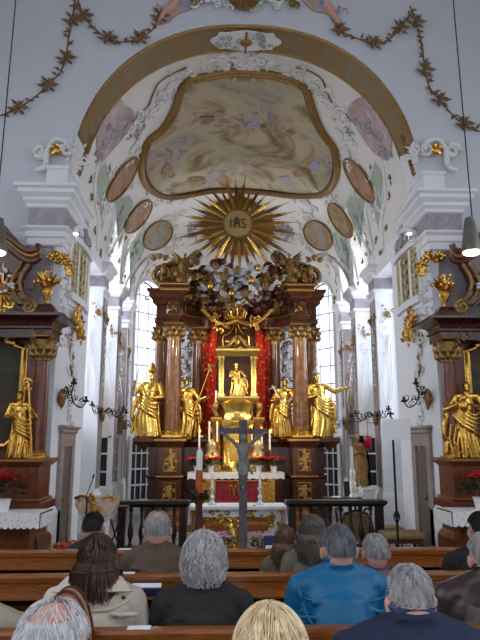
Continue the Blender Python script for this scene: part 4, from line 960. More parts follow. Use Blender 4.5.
def scallop_cloth(name, label, x0, x1, y0, y1, z, drop, n, cat, ends=.0, loc=None, mat='cloth'):
    t = MB(); vs = []; fs = []; m = n*4
    t.box(x0, x1, y0, y1, z, z+.012)
    for yy, th in ((y0-.012, 0), (y0-.002, 0)):
        pass
    out = [(x0, z+.012)]+[(x0+(x1-x0)*i/m, z-drop+.025*abs(math.sin(PI*i/4))) for i in range(m+1)]+[(x1, z+.012)]
    t.prism([(a, b) for a, b in out], (0, y0-.012, 0), (1,0,0), (0,0,1), .012 if False else -.012)
    for xx, sg in ((x0, -1), (x1, 1)):
        t.prism([(y0, z+.012), (y1, z+.012), (y1, z-drop-ends), (y0, z-drop-ends)], (xx+sg*.006, 0, 0), (0,1,0), (0,0,1), .012)
    return tag(t.build(name, mat, None, False), label, cat)
scallop_cloth('altar_cloth', 'white altar cloth with scalloped hem on the gilded high altar table', -1.16, 1.04, 14.18, 15.06, 1.142, .13, 14, 'altar cloth')
# candles and flowers on the mensa
AZ_ = 1.156
def candlestick(name, label, loc, hs, hc, mat, r=.055, rc=.02, group=None, flame=False):
    t = thing(name, label, 'candlestick', loc, group); x, y, z = loc; mb = MB()
    mb.lathe((x,y,z), [(r*1.3,0),(r*1.3,hs*.06),(r*.6,hs*.16),(r*.35,hs*.3),(r*.7,hs*.45),(r*.3,hs*.6),(r*.35,hs*.8),(r*.8,hs*.93),(r*.8,hs)], 14); mb.build('stick', mat, t)
    mb = MB(); mb.lathe((x,y,z), [(rc,hs),(rc,hs+hc),(rc*.4,hs+hc+.004)], 10); cn = mb.build('candle', 'wax', t)
    if flame: mb = MB(); mb.lathe((x,y,z), [(.002,hs+hc),(.012,hs+hc+.02),(.002,hs+hc+.06)], 8); mb.build('flame', 'flame', cn)
    return t
for px, top, lb in ((199,432,'outermost left'),(209,424,'left of the left reliquary'),(217,424,'right of the left reliquary'),(252,428,'left of the right reliquary'),(262,430,'right of the right reliquary'),(270,432,'outermost right')):
    p = P(px, 470, 14.85); H = P(px, top, 14.85).z-AZ_; candlestick('altar_candlestick', 'tall high altar candlestick with white candle, %s' % lb, (p.x, 14.85, AZ_), H-.42, .42, 'gold', .06, .022, flame=True)
for px, lb in ((212,'left'),(258,'right')):
    p = P(px, 470, 14.7); t = thing('reliquary', 'pear shaped silver and gold reliquary %s of the tabernacle door' % lb, 'reliquary', (p.x,14.7,AZ_)); c = (p.x,14.7,AZ_); mb = MB()
    mb.lathe(c, [(.2,0),(.2,.05),(.13,.1),(.17,.2),(.18,.3),(.14,.42),(.09,.54),(.11,.62),(.06,.7),(.02,.76)], 18, 1, .6, .05, 6); mb.build('body', 'silvergold', t); mb = MB(); mb.ell((p.x,14.59,AZ_+.28), (.09,.03,.12)); scrollwork(mb, (p.x,14.6,AZ_+.3), (1,0,0), (0,0,1), .2, 10, rr, .5, .1); mb.build('gilded_mount', 'gold', t)
def potted(name, label, loc, rp, hp, rf, hf, seed, petal, group=None, pot='whitepot', n=70, cat='potted plant'):
    r = random.Random(seed); t = thing(name, label, cat, loc, group); x, y, z = loc; mb = MB(); mb.lathe(loc, [(rp*.75,0),(rp*.8,hp*.1),(rp,hp*.9),(rp*1.08,hp*.92),(rp*1.08,hp),(rp*.9,hp*.98)], 16); mb.build('pot', pot, t)
    lf, pt = MB(), MB()
    for k in range(n):
        a = r.uniform(0, 2*PI); q = r.random()**.5*rf; e = V3((x+q*math.cos(a), y+q*math.sin(a), z+hp+hf*r.uniform(.1,.75))); d = V3((math.cos(a), math.sin(a), r.uniform(-.3,.6))); lf.leaf(e, d, V3((0,0,1))+d*.3, rf*.55, rf*.3, .15)
    for k in range(n//5):
        a = r.uniform(0, 2*PI); q = r.random()**.5*rf*1.0; c = V3((x+q*math.cos(a), y+q*math.sin(a), z+hp+hf*r.uniform(.7,1.0))); 
        for m in range(8): b = m*PI/4+r.uniform(-.2,.2); d = V3((math.cos(b), math.sin(b), r.uniform(-.15,.35))); pt.leaf(c, d, (0,0,1), rf*.42, rf*.24, .12)
    lf.tube([(x,y,z+hp*.6),(x,y,z+hp+hf*.7)], rp*.12, 6)
    lf.build('foliage', 'leafgreen', t, False); pt.build('flowers', petal, t, False); return t
for px, lb in ((197,'leftmost'),(211,'second from left'),(259,'second from right'),(274,'rightmost')):
    p = P(px, 472, 14.4); potted('poinsettia', 'red poinsettia in white pot on the high altar, %s of four' % lb, (p.x, 14.42, AZ_), .075, .15, .24, .2, px, 'redpetal', n=90)

# ================================================================== FRONT ALTAR TABLE
TF = thing('front_altar_table', 'gilded and white celebration table with curved legs before the high altar', 'altar table', (0.03,11.1,0))
tz = .75; xc = P(238, 505, 10.8).x; hw = .80
mb = MB(); mb.mould(xc-hw, xc+hw, 10.78, 11.4, [(0,tz-.05),(.03,tz-.04),(.03,tz-.005)]); mb.build('table_top', 'plaster', TF, False)
mb = MB(); mb.box(xc-hw+.08, xc+hw-.08, 10.84, 10.88, tz-.17, tz-.05); mb.box(xc-hw+.08, xc+hw-.08, 11.3, 11.34, tz-.17, tz-.05); mb.build('apron', 'plaster', TF, False)
for sx in (-1, 1):
    for yy in (10.9, 11.28):
        b = V3((xc+sx*(hw-.16), yy, 0)); lg = MB(); lg.tube(bez([b+V3((sx*-.02,0,tz-.06)), b+V3((sx*.06,0,.55)), b+V3((sx*-.03,0,.3)), b+V3((sx*-.1,0,.12)), b+V3((sx*.05,0,.02))], 6), [.07-.0016*i for i in range(25)], 8); o = lg.build('leg', 'whitepot', TF)
        g = MB(); scrollwork(g, b+V3((0,-.07,.5)), (1,0,0), (0,0,1), .18, 9, rr, .5, .13); g.tube(spiral(b+V3((sx*.04,-.03,.05)), (1,0,0), (0,0,1), .07, 1.2, 0, 10), .025, 5); g.build('gilded_scrolls', 'gold', o)
mb = MB()
for s in (-1, 1):
    mb.tube(bez([(xc+s*.12,10.9,.5),(xc+s*.3,10.9,.62),(xc+s*.5,10.9,.5)], 6), .03, 6); scrollwork(mb, (xc+s*.3,10.84,.6), (1,0,0), (0,0,1), .2, 10, rr, .5, .12)
mb.build('gilded_apron_scrolls', 'gold', TF)
t, q = statue('kneeling_angel', 'gilded angel figure standing under the middle of the front altar table', (xc-.13,10.98,0), .69, 'goldbright', 91, ((-.2,-.04,.68),(-.2,-.04,.9)), ((.2,-.04,.68),(.2,-.04,.9)), wide=1.3)
CF = MB(); CF.box(xc-hw-.02, xc+hw+.02, 10.77, 11.41, tz, tz+.012)
out = [(xc-hw-.02, tz+.012), (xc-hw-.02, tz-.04)]+[(xc-hw-.02+(2*hw+.04)*i/24, tz-.045+.012*math.sin(i*1.3)) for i in range(25)]+[(xc+hw+.02, tz-.04), (xc+hw+.02, tz+.012)]
CF.prism(out, (0,10.765,0), (1,0,0), (0,0,1), -.01)
for s in (-1, 1):
    CF.add([(xc+s*(hw+.045+.02*math.sin(i*1.1)*(1-j)), 10.77+.64*i/12, tz+.01-.3*(1-j)) for j in (0,1) for i in range(13)]+[(xc+s*(hw+.03+.02*math.sin(i*1.1)*(1-j)), 10.77+.64*i/12, tz+.01-.3*(1-j)) for j in (0,1) for i in range(13)],
           [(i,i+1,14+i,13+i) for i in range(12)]+[(26+i,39+i,40+i,27+i) for i in range(12)]+[(0,13,39,26),(12,38,51,25)]+[(i,26+i,27+i,i+1) for i in range(12)]+[(13+i,14+i,40+i,39+i) for i in range(12)])
tag(CF.build('table_cloth', 'cloth', None, False), 'white cloth draped over the gilded front altar table with hanging ends', 'altar cloth')
for px, lb in ((212,'left'),(260,'right')):
    p = P(px, 500, 11.1); H = P(px, 474, 11.1).z-(tz+.012); candlestick('table_candlestick', 'slim white candle in a silver holder on the %s half of the front altar table' % lb, (p.x, 11.1, tz+.012), H*.55, H*.45, 'silver', .06, .022)
# ================================================================== SIDE ALTARS
for s in (-1, 1):
    FX = (lambda px: px if s < 0 else 491-px)          # photo pixel of the left altar, reflected for the right one
    D0 = 8.95
    def Q(px, py, d=D0): return P(FX(px), py, d)
    def QZ(py, d=D0): return P(240, py, d).z
    X = (lambda px, d=D0: Q(px, 400, d).x)
    xo = abs(X(49)); xc = xo+1.35                        # outer edge and axis (off frame)
    SAo = thing('side_altar', 'dark red and gold side altar against the %s pier with a curving scrolled gable' % side(s), 'altar', (s*xc, 9.1, 0))
    zt = QZ(458)                                        # top of pedestal
    mb = MB(); mb.mould(s*(xc+1.35), s*(xo+.02), 8.75, 9.33, [(.06,0),(.06,.5),(.03,.56),(.0,.6),(.0,zt-.72),(.08,zt-.7),(.08,zt-.6),(.03,zt-.58),(.0,zt-.55),(.0,zt-.12),(.03,zt-.09),(.08,zt-.05),(.08,zt)])
    pd = mb.build('pedestal', 'redwood', SAo, False)
    mb = MB(); mb.mould(s*(xc+1.35), s*(xo+.02), 8.75, 9.33, [(.085,zt-.04),(.088,zt-.03),(.085,zt-.015)]); mb.mould(s*(xc+1.35), s*(xo+.02), 8.75, 9.33, [(.035,zt-.575),(.04,zt-.565),(.035,zt-.55)]); mb.build('gilded_moulding', 'golddull', pd)
    za, zb = QZ(361), QZ(340)                           # capital
    for k in (0, 1):
        x = s*(xo+.14) if k == 0 else s*(2*xc-xo-.14); c = (x, 8.98, 0); mb = MB(); mb.lathe(c, [(.115,zt+.1),(.12,zt+.4),(.1,za)], 24); mb.mould(x+s*.12, x+s*.3, 9.1, 9.33, [(0,zt),(0,zb)])
        cl = mb.build('column', 'redwood', SAo); mb = MB(); mb.mould(x-.15, x+.15, 8.83, 9.13, [(0,zt),(0,zt+.03)]); mb.lathe(c, [(.15,zt+.03),(.155,zt+.05),(.13,zt+.07),(.14,zt+.09),(.12,zt+.11)], 20); mb.build('column_base', 'gold', cl)
        mb = MB(); mb.lathe(c, [(.105,za-.02),(.12,za),(.11,za+.1),(.16,zb-.02)], 16)
        for ring in (0, 1):
            for j in range(10): a = 2*PI*(j+.5*ring)/10; d = V3((math.cos(a), math.sin(a), 0)); mb.leaf(V3(c)+d*.11+V3((0,0,za+.09*ring)), d*.5+V3((0,0,1)), d, .16, .11, .5)
        for j in range(4): a = PI/4+j*PI/2; d = V3((math.cos(a), math.sin(a), 0)); mb.tube(spiral(V3(c)+d*.15+V3((0,0,zb-.05)), d, (0,0,1), .06, 1.2, 0, 10), .02, 5)
        mb.build('capital', 'golddull', cl)
    ze, zf = QZ(331), QZ(318)
    mb = MB(); mb.mould(s*(2*xc-xo), s*(xo-.0), 8.82, 9.33, [(.0,zb),(.0,ze-.02),(.03,ze),(.03,ze+.025),(.0,ze+.03),(.03,zf-.10),(.09,zf-.07),(.2,zf-.04),(.2,zf),(.1,zf+.015),(.0,zf+.04)])
    en = mb.build('entablature', 'maroon', SAo, False); mb = MB(); scrollwork(mb, (s*(xo+.28), 8.8, (zb+ze)/2), (1,0,0), (0,0,1), .16, 7, random.Random(3), .5, .12); mb.tube([(s*(xo+.02),8.78,zb+.02),(s*(xo+.24),8.78,zb+.02)], .015, 5); mb.build('gilded_ornament', 'golddull', en)
    # back board and framed painting
    mb = MB(); mb.box(s*(xo+.2), s*(2*xc-xo-.2), 9.15, 9.33, zt, zf); mb.build('back_board', 'redwood', SAo, False)
    xf = abs(X(21, 9.1)); z0, z1 = QZ(446, 9.1), QZ(345, 9.1); w = xc-xf
    half = [(0,z0),(w*.8,z0),(w*.93,z0+.1),(w,z0+.25),(w,z1-.3),(w*1.0,z1-.1),(w*.85,z1),(w*.72,z1+.02),(w*.55,z1+.22),(0,z1+.35)]
    ol = half+[(-a, b) for a, b in reversed(half[1:-1])]
    mb = MB(); mb.prism(ol, (s*xc, 9.13, 0), (1,0,0), (0,0,1), -.03 if True else 0); pt = mb.build('altarpiece', 'altarpiece', SAo, False)
    mb = MB(); mb.tube([(s*xc+a, 9.08, b) for a, b in ol], .045, 7, True); mb.tube([(s*xc+a*1.04, 9.1, (b-(z0+z1)/2)*1.03+(z0+z1)/2) for a, b in ol], .02, 5, True); mb.build('gilded_frame', 'gold', pt)
    # scrolled gable
    zs, zg = QZ(309, 8.9), QZ(246, 8.9); xs = abs(X(29, 8.9))
    pts = [Q(34,304,8.9), Q(27,299,8.9), Q(22,290,8.9), Q(21,281,8.9), Q(25,272,8.9), Q(30,264,8.9), Q(31,256,8.9)]
    mb = MB(); mir_ = [V3((2*s*xc-p.x, p.y, p.z)) for p in pts]
    crv = bez(pts, 8); body = [(p.x-s*xc, p.z) for p in crv]+[(s*-(xc-xs)*.5, QZ(236)+.1), (0, QZ(236)+.3)]
    body2 = body+[(-a, b) for a, b in reversed(body[:-1])]
    mb.prism(body2, (s*xc, 8.9, 0), (1,0,0), (0,0,1), -.14); 
    gb = mb.build('gable', 'maroon', SAo, False)
    mb = MB()
    for q in (1, -1):
        f = (lambda p: p if q > 0 else V3((2*s*xc-p.x, p.y, p.z)))
        mb.tube([f(p+V3((0,-.05,0))) for p in crv], .026, 6); mb.tube([f(p+V3((-s*-.12,-.05,0))) for p in crv], .02, 6); mb.tube([f(p) for p in spiral(Q(29,307,8.8), (1,0,0), (0,0,1), .11, 1.6, PI/2, 24, s)], [.035]*12+[.026]*13, 7)
        tp = [Q(39,249,8.8), Q(37,254,8.8), Q(31,256,8.8), Q(22,253,8.8), Q(12,245,8.8), Q(1,238,8.8), Q(-22,228,8.8), Q(-44,224,8.8)]
        mb.tube([f(p) for p in bez(tp, 6)], .035, 7)
    mb.build('gilded_volute', 'golddull', gb); mb = MB()
    for q in (1, -1):
        f = (lambda p: p if q > 0 else V3((2*s*xc-p.x, p.y, p.z))); mb.tube([f(p+V3((0,-.02,.07))) for p in bez(tp, 6)], .05, 7); mb.tube([f(p+V3((0,.05,-.07))) for p in bez(tp, 6)], .055, 7)
    mb.build('gable_cornice', 'mahogany', gb)
    mb = MB(); c = Q(2, 290, 8.88); rr = random.Random(17)
    for k in range(16): a = 2*PI*k/16; d = V3((math.cos(a), -.1, math.sin(a))); mb.leaf(c, d, (0,-1,0), rr.uniform(.3,.5), .04, .3)
    scrollwork(mb, Q(6, 306, 8.86), (1,0,0), (0,0,1), .22, 8, rr, .5, .12); mb.build('gilded_rays', 'gold', gb); mb = MB()
    for k in range(12): mb = MB(); mb.ell(Q(4+rr.uniform(-6,9), 278+rr.uniform(-10,14), 8.83), (.035,.03,.03), None, 8, 5); mb.build('silver_puff', 'silver', gb)
    mb = MB(); c = Q(3, 237, 8.8); scrollwork(mb, c, (1,0,0), (0,0,1), .2, 12, rr, .5, .13); mb.build('crest', 'golddull', gb)
    # vase of gilded flowers on the corner
    c = Q(46, 308, 8.95); c.z = QZ(312); V = thing('flower_vase', 'gilded vase of flowers on the outer corner of the %s side altar' % side(s), 'vase', c)
    mb = MB(); mb.mould(c.x-.11, c.x+.11, c.y-.1, c.y+.1, [(.08,zf+.01),(.06,c.z),(.02,c.z+.04),(0,c.z+.08)]); mb.build('plinth', 'maroon', V, False)
    mb = MB(); mb.lathe(c, [(.06,.08),(.025,.12),(.035,.17),(.075,.25),(.085,.3),(.06,.34),(.09,.37)], 14); mb.build('urn', 'gold', V); mb = MB()
    for k in range(34): d = V3((rr.uniform(-.75,.75), rr.uniform(-.5,.3), rr.uniform(.3,1))); mb.leaf(c+V3((0,0,.36)), d, (0,-1,0), rr.uniform(.14,.3), .06, .3)
    for k in range(12): d = V3((rr.uniform(-.2,.2), rr.uniform(-.15,.1), rr.uniform(.4,.6))); mb.ell(c+d, (.03,.03,.03), None, 6, 4)
    mb.build('flowers', 'gold', V)
    mb = MB(); scrollwork(mb, c+V3((s*.17,.1,.38)), (1,0,0), (0,0,1), .13, 7, rr, .3, .16); mb.build('side_scroll', 'golddull', V)
    # saint in front of the painting
    b = Q(18, 457, 8.9) if s < 0 else P(468, 457, 8.9); b.z = zt; tp = P(18, 391, 8.9).z if s < 0 else P(468, 381, 8.9).z
    if s < 0:
        t, q = statue('bishop_statue', 'gilded bishop holding a crozier, standing on the left side altar', b, tp-b.z, 'gold', 201, ((-.18,-.05,.6),(-.06,-.17,.6)), ((.2,-.05,.6),(.2,-.15,.68)), wide=1.15)
        c = q(.22,-.17,.0); mb = MB(); top = P(30, 386, 8.8); mb.tube([(c.x,c.y,zt+.01), (top.x-.0,c.y,top.z)], .014, 6); mb.tube(spiral((top.x-.03,c.y,top.z+.03), (1,0,0), (0,0,1), .085, 1.3, 0, 16), .02, 5); scrollwork(mb, (top.x,c.y,top.z), (1,0,0), (0,0,1), .09, 6, rr, .5, .15); mb.build('crozier', 'gold', t)
    else:
        t, q = statue('saint_statue', 'gilded saint hugging an object to the chest, standing on the right side altar', b, tp-b.z, 'gold', 202, ((-.2,-.06,.62),(-.1,-.18,.7)), ((.2,-.05,.6),(.05,-.19,.66)), face=-1, wide=1.35, sway=-.03)
        mb = MB(); c = q(-.07,-.2,.66); mb.ell(c, (.07,.06,.09)); mb.ell(c+V3((0,-.01,.11)), (.045,.045,.05)); mb.build('held_child', 'gold', t)
    # altar slab and lace cloth
    zl = QZ(511, 8.3); xl = abs(P(FX(44), 515, 8.3).x)
    T = thing('side_altar_table', 'reddish wooden altar table under the lace cloth of the %s side altar' % side(s), 'altar table', (s*xc, 8.45, 0)); mb = MB()
    mb.mould(s*(2*xc-xl), s*xl, 8.12, 8.66, [(-.1,0),(-.1,.1),(-.16,.14),(-.16,zl-.16),(-.1,zl-.12),(-.04,zl-.06),(-.02,zl-.03),(-.02,zl-.012)]); mb.build('table_body', 'redwood', T, False)
    o = MB(); n = 40; xa, xb = sorted((s*(2*xc-xl)+s*.02, s*(xl-.02))); o.box(xa, xb, 8.08, 8.64, zl-.01, zl+.004)
    out = [(xa, zl+.004)]+[(xa+(xb-xa)*i/(4*n), zl-.16-.03*abs(math.sin(PI*i/4))) for i in range(4*n+1)]+[(xb, zl+.004)]
    o.prism(out, (0, 8.07, 0), (1,0,0), (0,0,1), -.012); xe = s*(xl-.02); out = [(8.07, zl+.004)]+[(8.07+.57*i/32, zl-.16-.03*abs(math.sin(PI*i/4))) for i in range(33)]+[(8.64, zl+.004)]
    o.prism(out, (xe, 0, 0), (0,1,0), (0,0,1), .01 if s > 0 else -.01)
    tag(o.build('lace_cloth', 'lace', None, False), 'white lace edged cloth on the %s side altar table' % side(s), 'altar cloth')
    p = P(FX(3) if s < 0 else 481, 500, 8.35); potted('poinsettia', 'red flowering plant in a white pot on the %s side altar table' % side(s), (p.x, 8.35, zl+.004), .1, .16, .22, .34, 300+s, 'redpetal', None, 'whitepot', 110)
# ================================================================== COMMUNION RAIL
for s in (-1, 1):
    yr = 10.3; xa = P(118 if s < 0 else 383, 520, yr).x; xb = -.97 if s < 0 else .70; zt = P(240, 500, yr).z; x0, x1 = min(xa,xb), max(xa,xb)
    t = thing('communion_rail', 'black brown communion rail with turned balusters on the %s of the front altar table' % side(s), 'rail', ((x0+x1)/2, yr, 0))
    mb = MB(); mb.mould(x0, x1, yr-.1, yr+.1, [(.0,zt-.1),(.02,zt-.08),(.05,zt-.05),(.05,zt-.015),(.03,zt)]); mb.build('top_rail', 'rail', t, False)
    mb = MB(); mb.mould(x0, x1, yr-.1, yr+.1, [(.04,0),(.04,.14),(.0,.18),(.0,.2)]); mb.build('bottom_rail', 'rail', t, False)
    for x in (x0+.06, x1-.06): mb = MB(); mb.mould(x-.06, x+.06, yr-.07, yr+.07, [(0,.18),(0,zt-.09)]); mb.build('post', 'rail', t, False)
    n = int((x1-x0-.24)/.15); b0 = None; h = zt-.3
    for k in range(n):
        x = x0+.12+(x1-x0-.24)*(k+.5)/n
        if b0 is None:
            mb = MB(); mb.lathe((x, yr, .2), [(.035,0),(.035,.04),(.022,.06),(.03,.1),(.05,h*.3),(.046,h*.4),(.022,h*.6),(.018,h*.72),(.03,h*.8),(.02,h*.84),(.034,h*.9),(.034,h)], 12); b0 = mb.build('baluster', 'rail', t); bx = x
        else: o = b0.copy(); COL.objects.link(o); o.parent = t; o.location = (x-bx, 0, 0)
# ================================================================== FURNISHINGS
# lectern with gilded carving and microphone
p = P(98, 500, 9.35); lx, ly, lz = p.x, 9.35, P(98, 496, 9.35).z
t = thing('lectern', 'carved lectern with gilded ornament and marbled top near the left door', 'lectern', (lx, ly, 0))
mb = MB(); mb.mould(lx-.16, lx+.16, ly-.13, ly+.13, [(.06,0),(.06,.08),(.0,.12),(.0,lz-.36),(.05,lz-.3)]); mb.build('pillar', 'plaster', t, False)
mb = MB(); out = [(-.30,-.02),(-.30,-.12),(-.22,-.26),(-.1,-.34),(.1,-.34),(.22,-.26),(.30,-.12),(.30,-.02),(.26,.0),(-.26,.0)]; mb.prism(out, (lx, ly+.15, lz), (1,0,0), (0,0,1), .3); mb.build('desk', 'lecternmarble', t, False)
mb = MB(); scrollwork(mb, (lx-.04, ly-.17, lz-.12), (1,0,0), (0,0,1), .17, 16, random.Random(4), .5, .13)
for q in (-1, 1): mb.tube(bez([(lx+q*.31,ly-.16,lz-.02),(lx+q*.2,ly-.17,lz+.02),(lx+q*.1,ly-.17,lz-.02)], 5), .02, 5); scrollwork(mb, (lx+q*.24, ly-.16, lz-.02), (1,0,0), (0,0,1), .07, 5, random.Random(6), .5, .13)
mb.build('gilded_carving', 'gold', t)
mb = MB(); a = P(86, 518, 9.1); b = P(93, 478, 9.1); c = P(86, 497, 9.1); mb.lathe((a.x, a.y, 0), [(.12,0),(.12,.02),(.014,.03),(.012,c.z)], 12)
mt = thing('microphone', 'thin black microphone on a stand in front of the carved lectern', 'microphone', (a.x, 9.1, 0)); mb.tube([c, b], .007, 6); mb.build('stand', 'iron', mt); mb = MB(); mb.cap(b, b+V3((.012,0,.05)), .013, .011); mb.build('microphone_head', 'iron', mt)
mb = MB(); a = P(112, 508, 9.9); b = P(108, 540, 9.9); a2 = P(118,508,9.9); c2 = P(122, 540, 9.9)
tz = P(240, 507, 9.9).z; fs = thing('folding_stand', 'small dark folding stand beside the carved lectern', 'stand', (a.x+.06, 9.9, 0))
for q in (-1, 1): m2 = MB(); m2.tube([(a.x+.06-q*.16, 9.9+q*.03, 0), (a.x+.06+q*.13, 9.9+q*.03, tz)], .014, 6); m2.build('leg', 'rail', fs)
m2 = MB(); m2.box(a.x-.14, a.x+.26, 9.82, 9.98, tz, tz+.025); m2.build('top', 'chairwood', fs, False)
# orange flowers before the lectern
p = P(72, 541, 8.6); potted('flower_arrangement', 'arrangement of orange flowers standing on the floor before the lectern', (p.x, 8.6, 0), .16, .22, .24, .3, 9, 'orangepetal', None, 'chairwood', 120, 'flowers')
# processional crucifix
cx = P(243, 480, 8.0).x; zt = P(243, 420, 8.0).z; zb_ = P(243, 431, 8.0).z; hw = 24.5*8.0/600
t = thing('crucifix', 'tall weathered grey wooden cross with hanging figure in front of the altar table', 'cross', (cx, 8.0, 0)); mb = MB(); mb.obox((cx, 8.0, zt/2+.03), (.105,.05,zt-.06)); mb.obox((cx, 8.0, zb_), (hw*2,.045,.075), Matrix.Rotation(.02,3,'Y')); mb.build('cross_beam', 'greywood', t, False, .006)
mb = MB(); mb.mould(cx-.2, cx+.2, 7.84, 8.16, [(.04,0),(.04,.06),(0,.1),(-.1,.16)]); mb.build('base', 'greywood', t, False)
f = MB(); y = 7.95; zz = lambda py: P(243, py, 8.0).z; Xc = lambda px: P(px, 470, 8.0).x
f.ell((cx, y, zz(438)), (.045,.05,.06), None, 12, 8); f.cap((cx,y,zz(442)), (cx,y,zz(446)), .03); f.ell((cx, y, zz(450)), (.085,.05,.1)); f.cap((cx,y,zz(452)), (cx,y,zz(462)), .065, .06)
f.cap((cx-.03,y,zz(462)), (cx-.035,y-.05,zz(474)), .045, .035); f.cap((cx+.03,y,zz(462)), (cx+.03,y-.05,zz(474)), .045, .035); f.cap((cx-.035,y-.05,zz(474)), (cx-.01,y,zz(486)), .034, .022); f.cap((cx+.03,y-.05,zz(474)), (cx+.01,y,zz(486)), .034, .022); f.cap((cx,y,zz(486)), (cx,y-.03,zz(489)), .022, .016)
for q in (-1, 1):
    e = V3((cx+q*.15, y, zz(440))); h = V3((cx+q*.28, y, zz(433))); f.cap((cx+q*.07,y,zz(446)), e, .03, .025); f.cap(e, h, .025, .016); f.ell(h, (.02,.012,.02))
    for k in range(4): f.cap(h, h+V3((q*(.035-.004*k), -.01, .02-.013*k)), .006, .005, 6)
me = remesh(f, .008, 3, 'hanging_figure'); MB().build('hanging_figure', 'greyfigure', t, me=me); mb = MB(); mb.lathe((cx,y,zz(466)), [(.07,-.07),(.085,0),(.08,.04)], 14, 1, .75, .08, 6); mb.tube([(cx+.07,y,zz(466)),(cx+.12,y-.02,zz(474))], [.03,.015], 6); mb.build('loincloth', 'greyfigure', t)
# flowers at the foot of the cross
for k, (px, lb, c) in enumerate(((224,'left of','pinkpetal'),(262,'right of','pinkpetal'))):
    p = P(px, 545, 9.8); potted('flower_pot', 'pale pink flowers in a pot on the floor %s the grey cross' % lb, (p.x, 9.8, 0), .11, .2, .19, .26, 60+k, c, None, 'leafgreen', 70, 'flowers')
# easter candle on its stand
p = P(199, 500, 9.0); ex = p.x; ze = P(199, 494, 9.0).z; t = thing('easter_candle', 'large white easter candle with orange relief on a wooden stand with green wreath', 'candle', (ex, 9.0, 0))
mb = MB(); mb.lathe((ex,9.0,0), [(.22,0),(.22,.05),(.12,.1),(.06,.2),(.07,.32),(.1,.42),(.06,.55),(.05,ze-.15),(.11,ze-.06),(.13,ze-.02),(.05,ze)], 18); mb.build('stand', 'chairwood', t); zc = P(199, 449, 9.0).z; zm = P(199, 470, 9.0).z
mb = MB(); mb.lathe((ex,9.0,0), [(.045,zm-.02),(.045,zc-.05),(.02,zc),(.004,zc+.03)], 16); cn = mb.build('candle', 'wax', t); mb = MB(); mb.lathe((ex,9.0,0), [(.05,ze),(.052,ze+.1),(.052,zm-.05),(.046,zm)], 16); mb.build('relief', 'orangewax', cn); mb = MB(); r = random.Random(2)
for k in range(150): a = r.uniform(0, 2*PI); d = V3((math.cos(a), math.sin(a), 0)); mb.leaf(V3((ex,9.0,ze-.02))+d*r.uniform(.05,.1)+V3((0,0,r.uniform(-.06,.06))), d+V3((0,0,r.uniform(-.6,.6))), (0,0,1), .09, .035)
mb.build('wreath', 'leafgreen', t, False)
# sign panel on an iron stand
sx_ = P(397, 520, 9.2).x; z0, z1 = P(397, 440, 9.2).z, P(397, 419, 9.2).z; xl, xr = P(382, 430, 9.2).x, P(409.5, 430, 9.2).x
t = thing('notice_panel', 'blank white panel on a tall black iron stand with a twisted knot', 'sign', (sx_, 9.2, 0)); mb = MB(); mb.box(xl, xr, 9.15, 9.17, z0, z1); mb.build('panel', 'whitepanel', t, False, .003)
mb = MB(); kz = P(397, 517, 9.2).z; mb.tube([(sx_,9.2,.03),(sx_,9.2,z1+.02)], .017, 8); mb.lathe((sx_,9.2,0), [(.2,0),(.2,.02),(.03,.05)], 16)
mb.build('stand', 'iron', t); mb = MB()
for k in range(4): a = k*PI/2; d = V3((math.cos(a), math.sin(a), 0)); e = V3((math.cos(a+.8), math.sin(a+.8), 0)); mb.tube(bez([(sx_,9.2,kz-.1), V3((sx_,9.2,kz))+d*.045, V3((sx_,9.2,kz+.02))+e*.045, (sx_,9.2,kz+.1)], 5), .01, 5)
mb.build('knot', 'iron', t); mb = MB(); fz = z1+.02; mb.tube([(sx_-.02,9.2,fz),(sx_-.02,9.2,fz+.1)], .016, 6); mb.tube([(sx_-.07,9.2,fz+.06),(sx_+.03,9.2,fz+.06)], .016, 6); mb.build('finial', 'iron', t)
# stools and chairs
def stool(px0, px1, py, d, label):
    a, b = P(px0, py, d), P(px1, py, d); z = P(240, py, d).z; w = b.x-a.x; c = V3(((a.x+b.x)/2, d+.2, 0)); t = thing('stool', label, 'stool', c)
    mb = MB(); mb.mould(c.x-w/2, c.x+w/2, d, d+.42, [(-.01,z-.1),(.01,z-.08),(.015,z-.04),(0,z-.01),(-.04,z)]); mb.build('seat', 'beigefabric', t, True, .01)
    mb = MB(); mb.mould(c.x-w/2+.02, c.x+w/2-.02, d+.02, d+.4, [(0,z-.16),(0,z-.1)]); mb.build('apron', 'chairwood', t, False)
    for qx in (-1, 1):
        for qy in (.04, .38): mb = MB(); mb.lathe((c.x+qx*(w/2-.04), d+qy, 0), [(.018,0),(.022,.05),(.016,.12),(.026,z-.2),(.026,z-.12)], 10); mb.build('leg', 'chairwood', t)
stool(373, 404, 528, 10.6, 'beige cushioned stool nearest the end of the communion rail'); stool(386, 424, 534, 9.75, 'wide beige cushioned stool behind the iron stand of the white panel')
p = P(356, 515, 10.75); cz = P(356, 511, 10.75).z; t = thing('armchair', 'carved dark chair with beige upholstered back behind the communion rail', 'chair', (p.x, 10.75, 0)); w = .23
mb = MB(); out = [(-w,0),(-w*1.05,.3),(-w*.8,.44),(0,.5),(w*.8,.44),(w*1.05,.3),(w,0)]; mb.prism(out, (p.x, 10.78, cz-.5), (1,0,0), (0,0,1), .07); mb.build('backrest', 'beigefabric', t, True, .02)
mb = MB(); mb.tube([(p.x+a*1.04, 10.75, cz-.5+b*1.02) for a, b in out], .03, 8); mb.build('back_frame', 'rail', t); mb = MB(); mb.mould(p.x-w, p.x+w, 10.8, 11.25, [(.01,.36),(.02,.42),(-.03,.46)]); mb.build('seat', 'beigefabric', t)
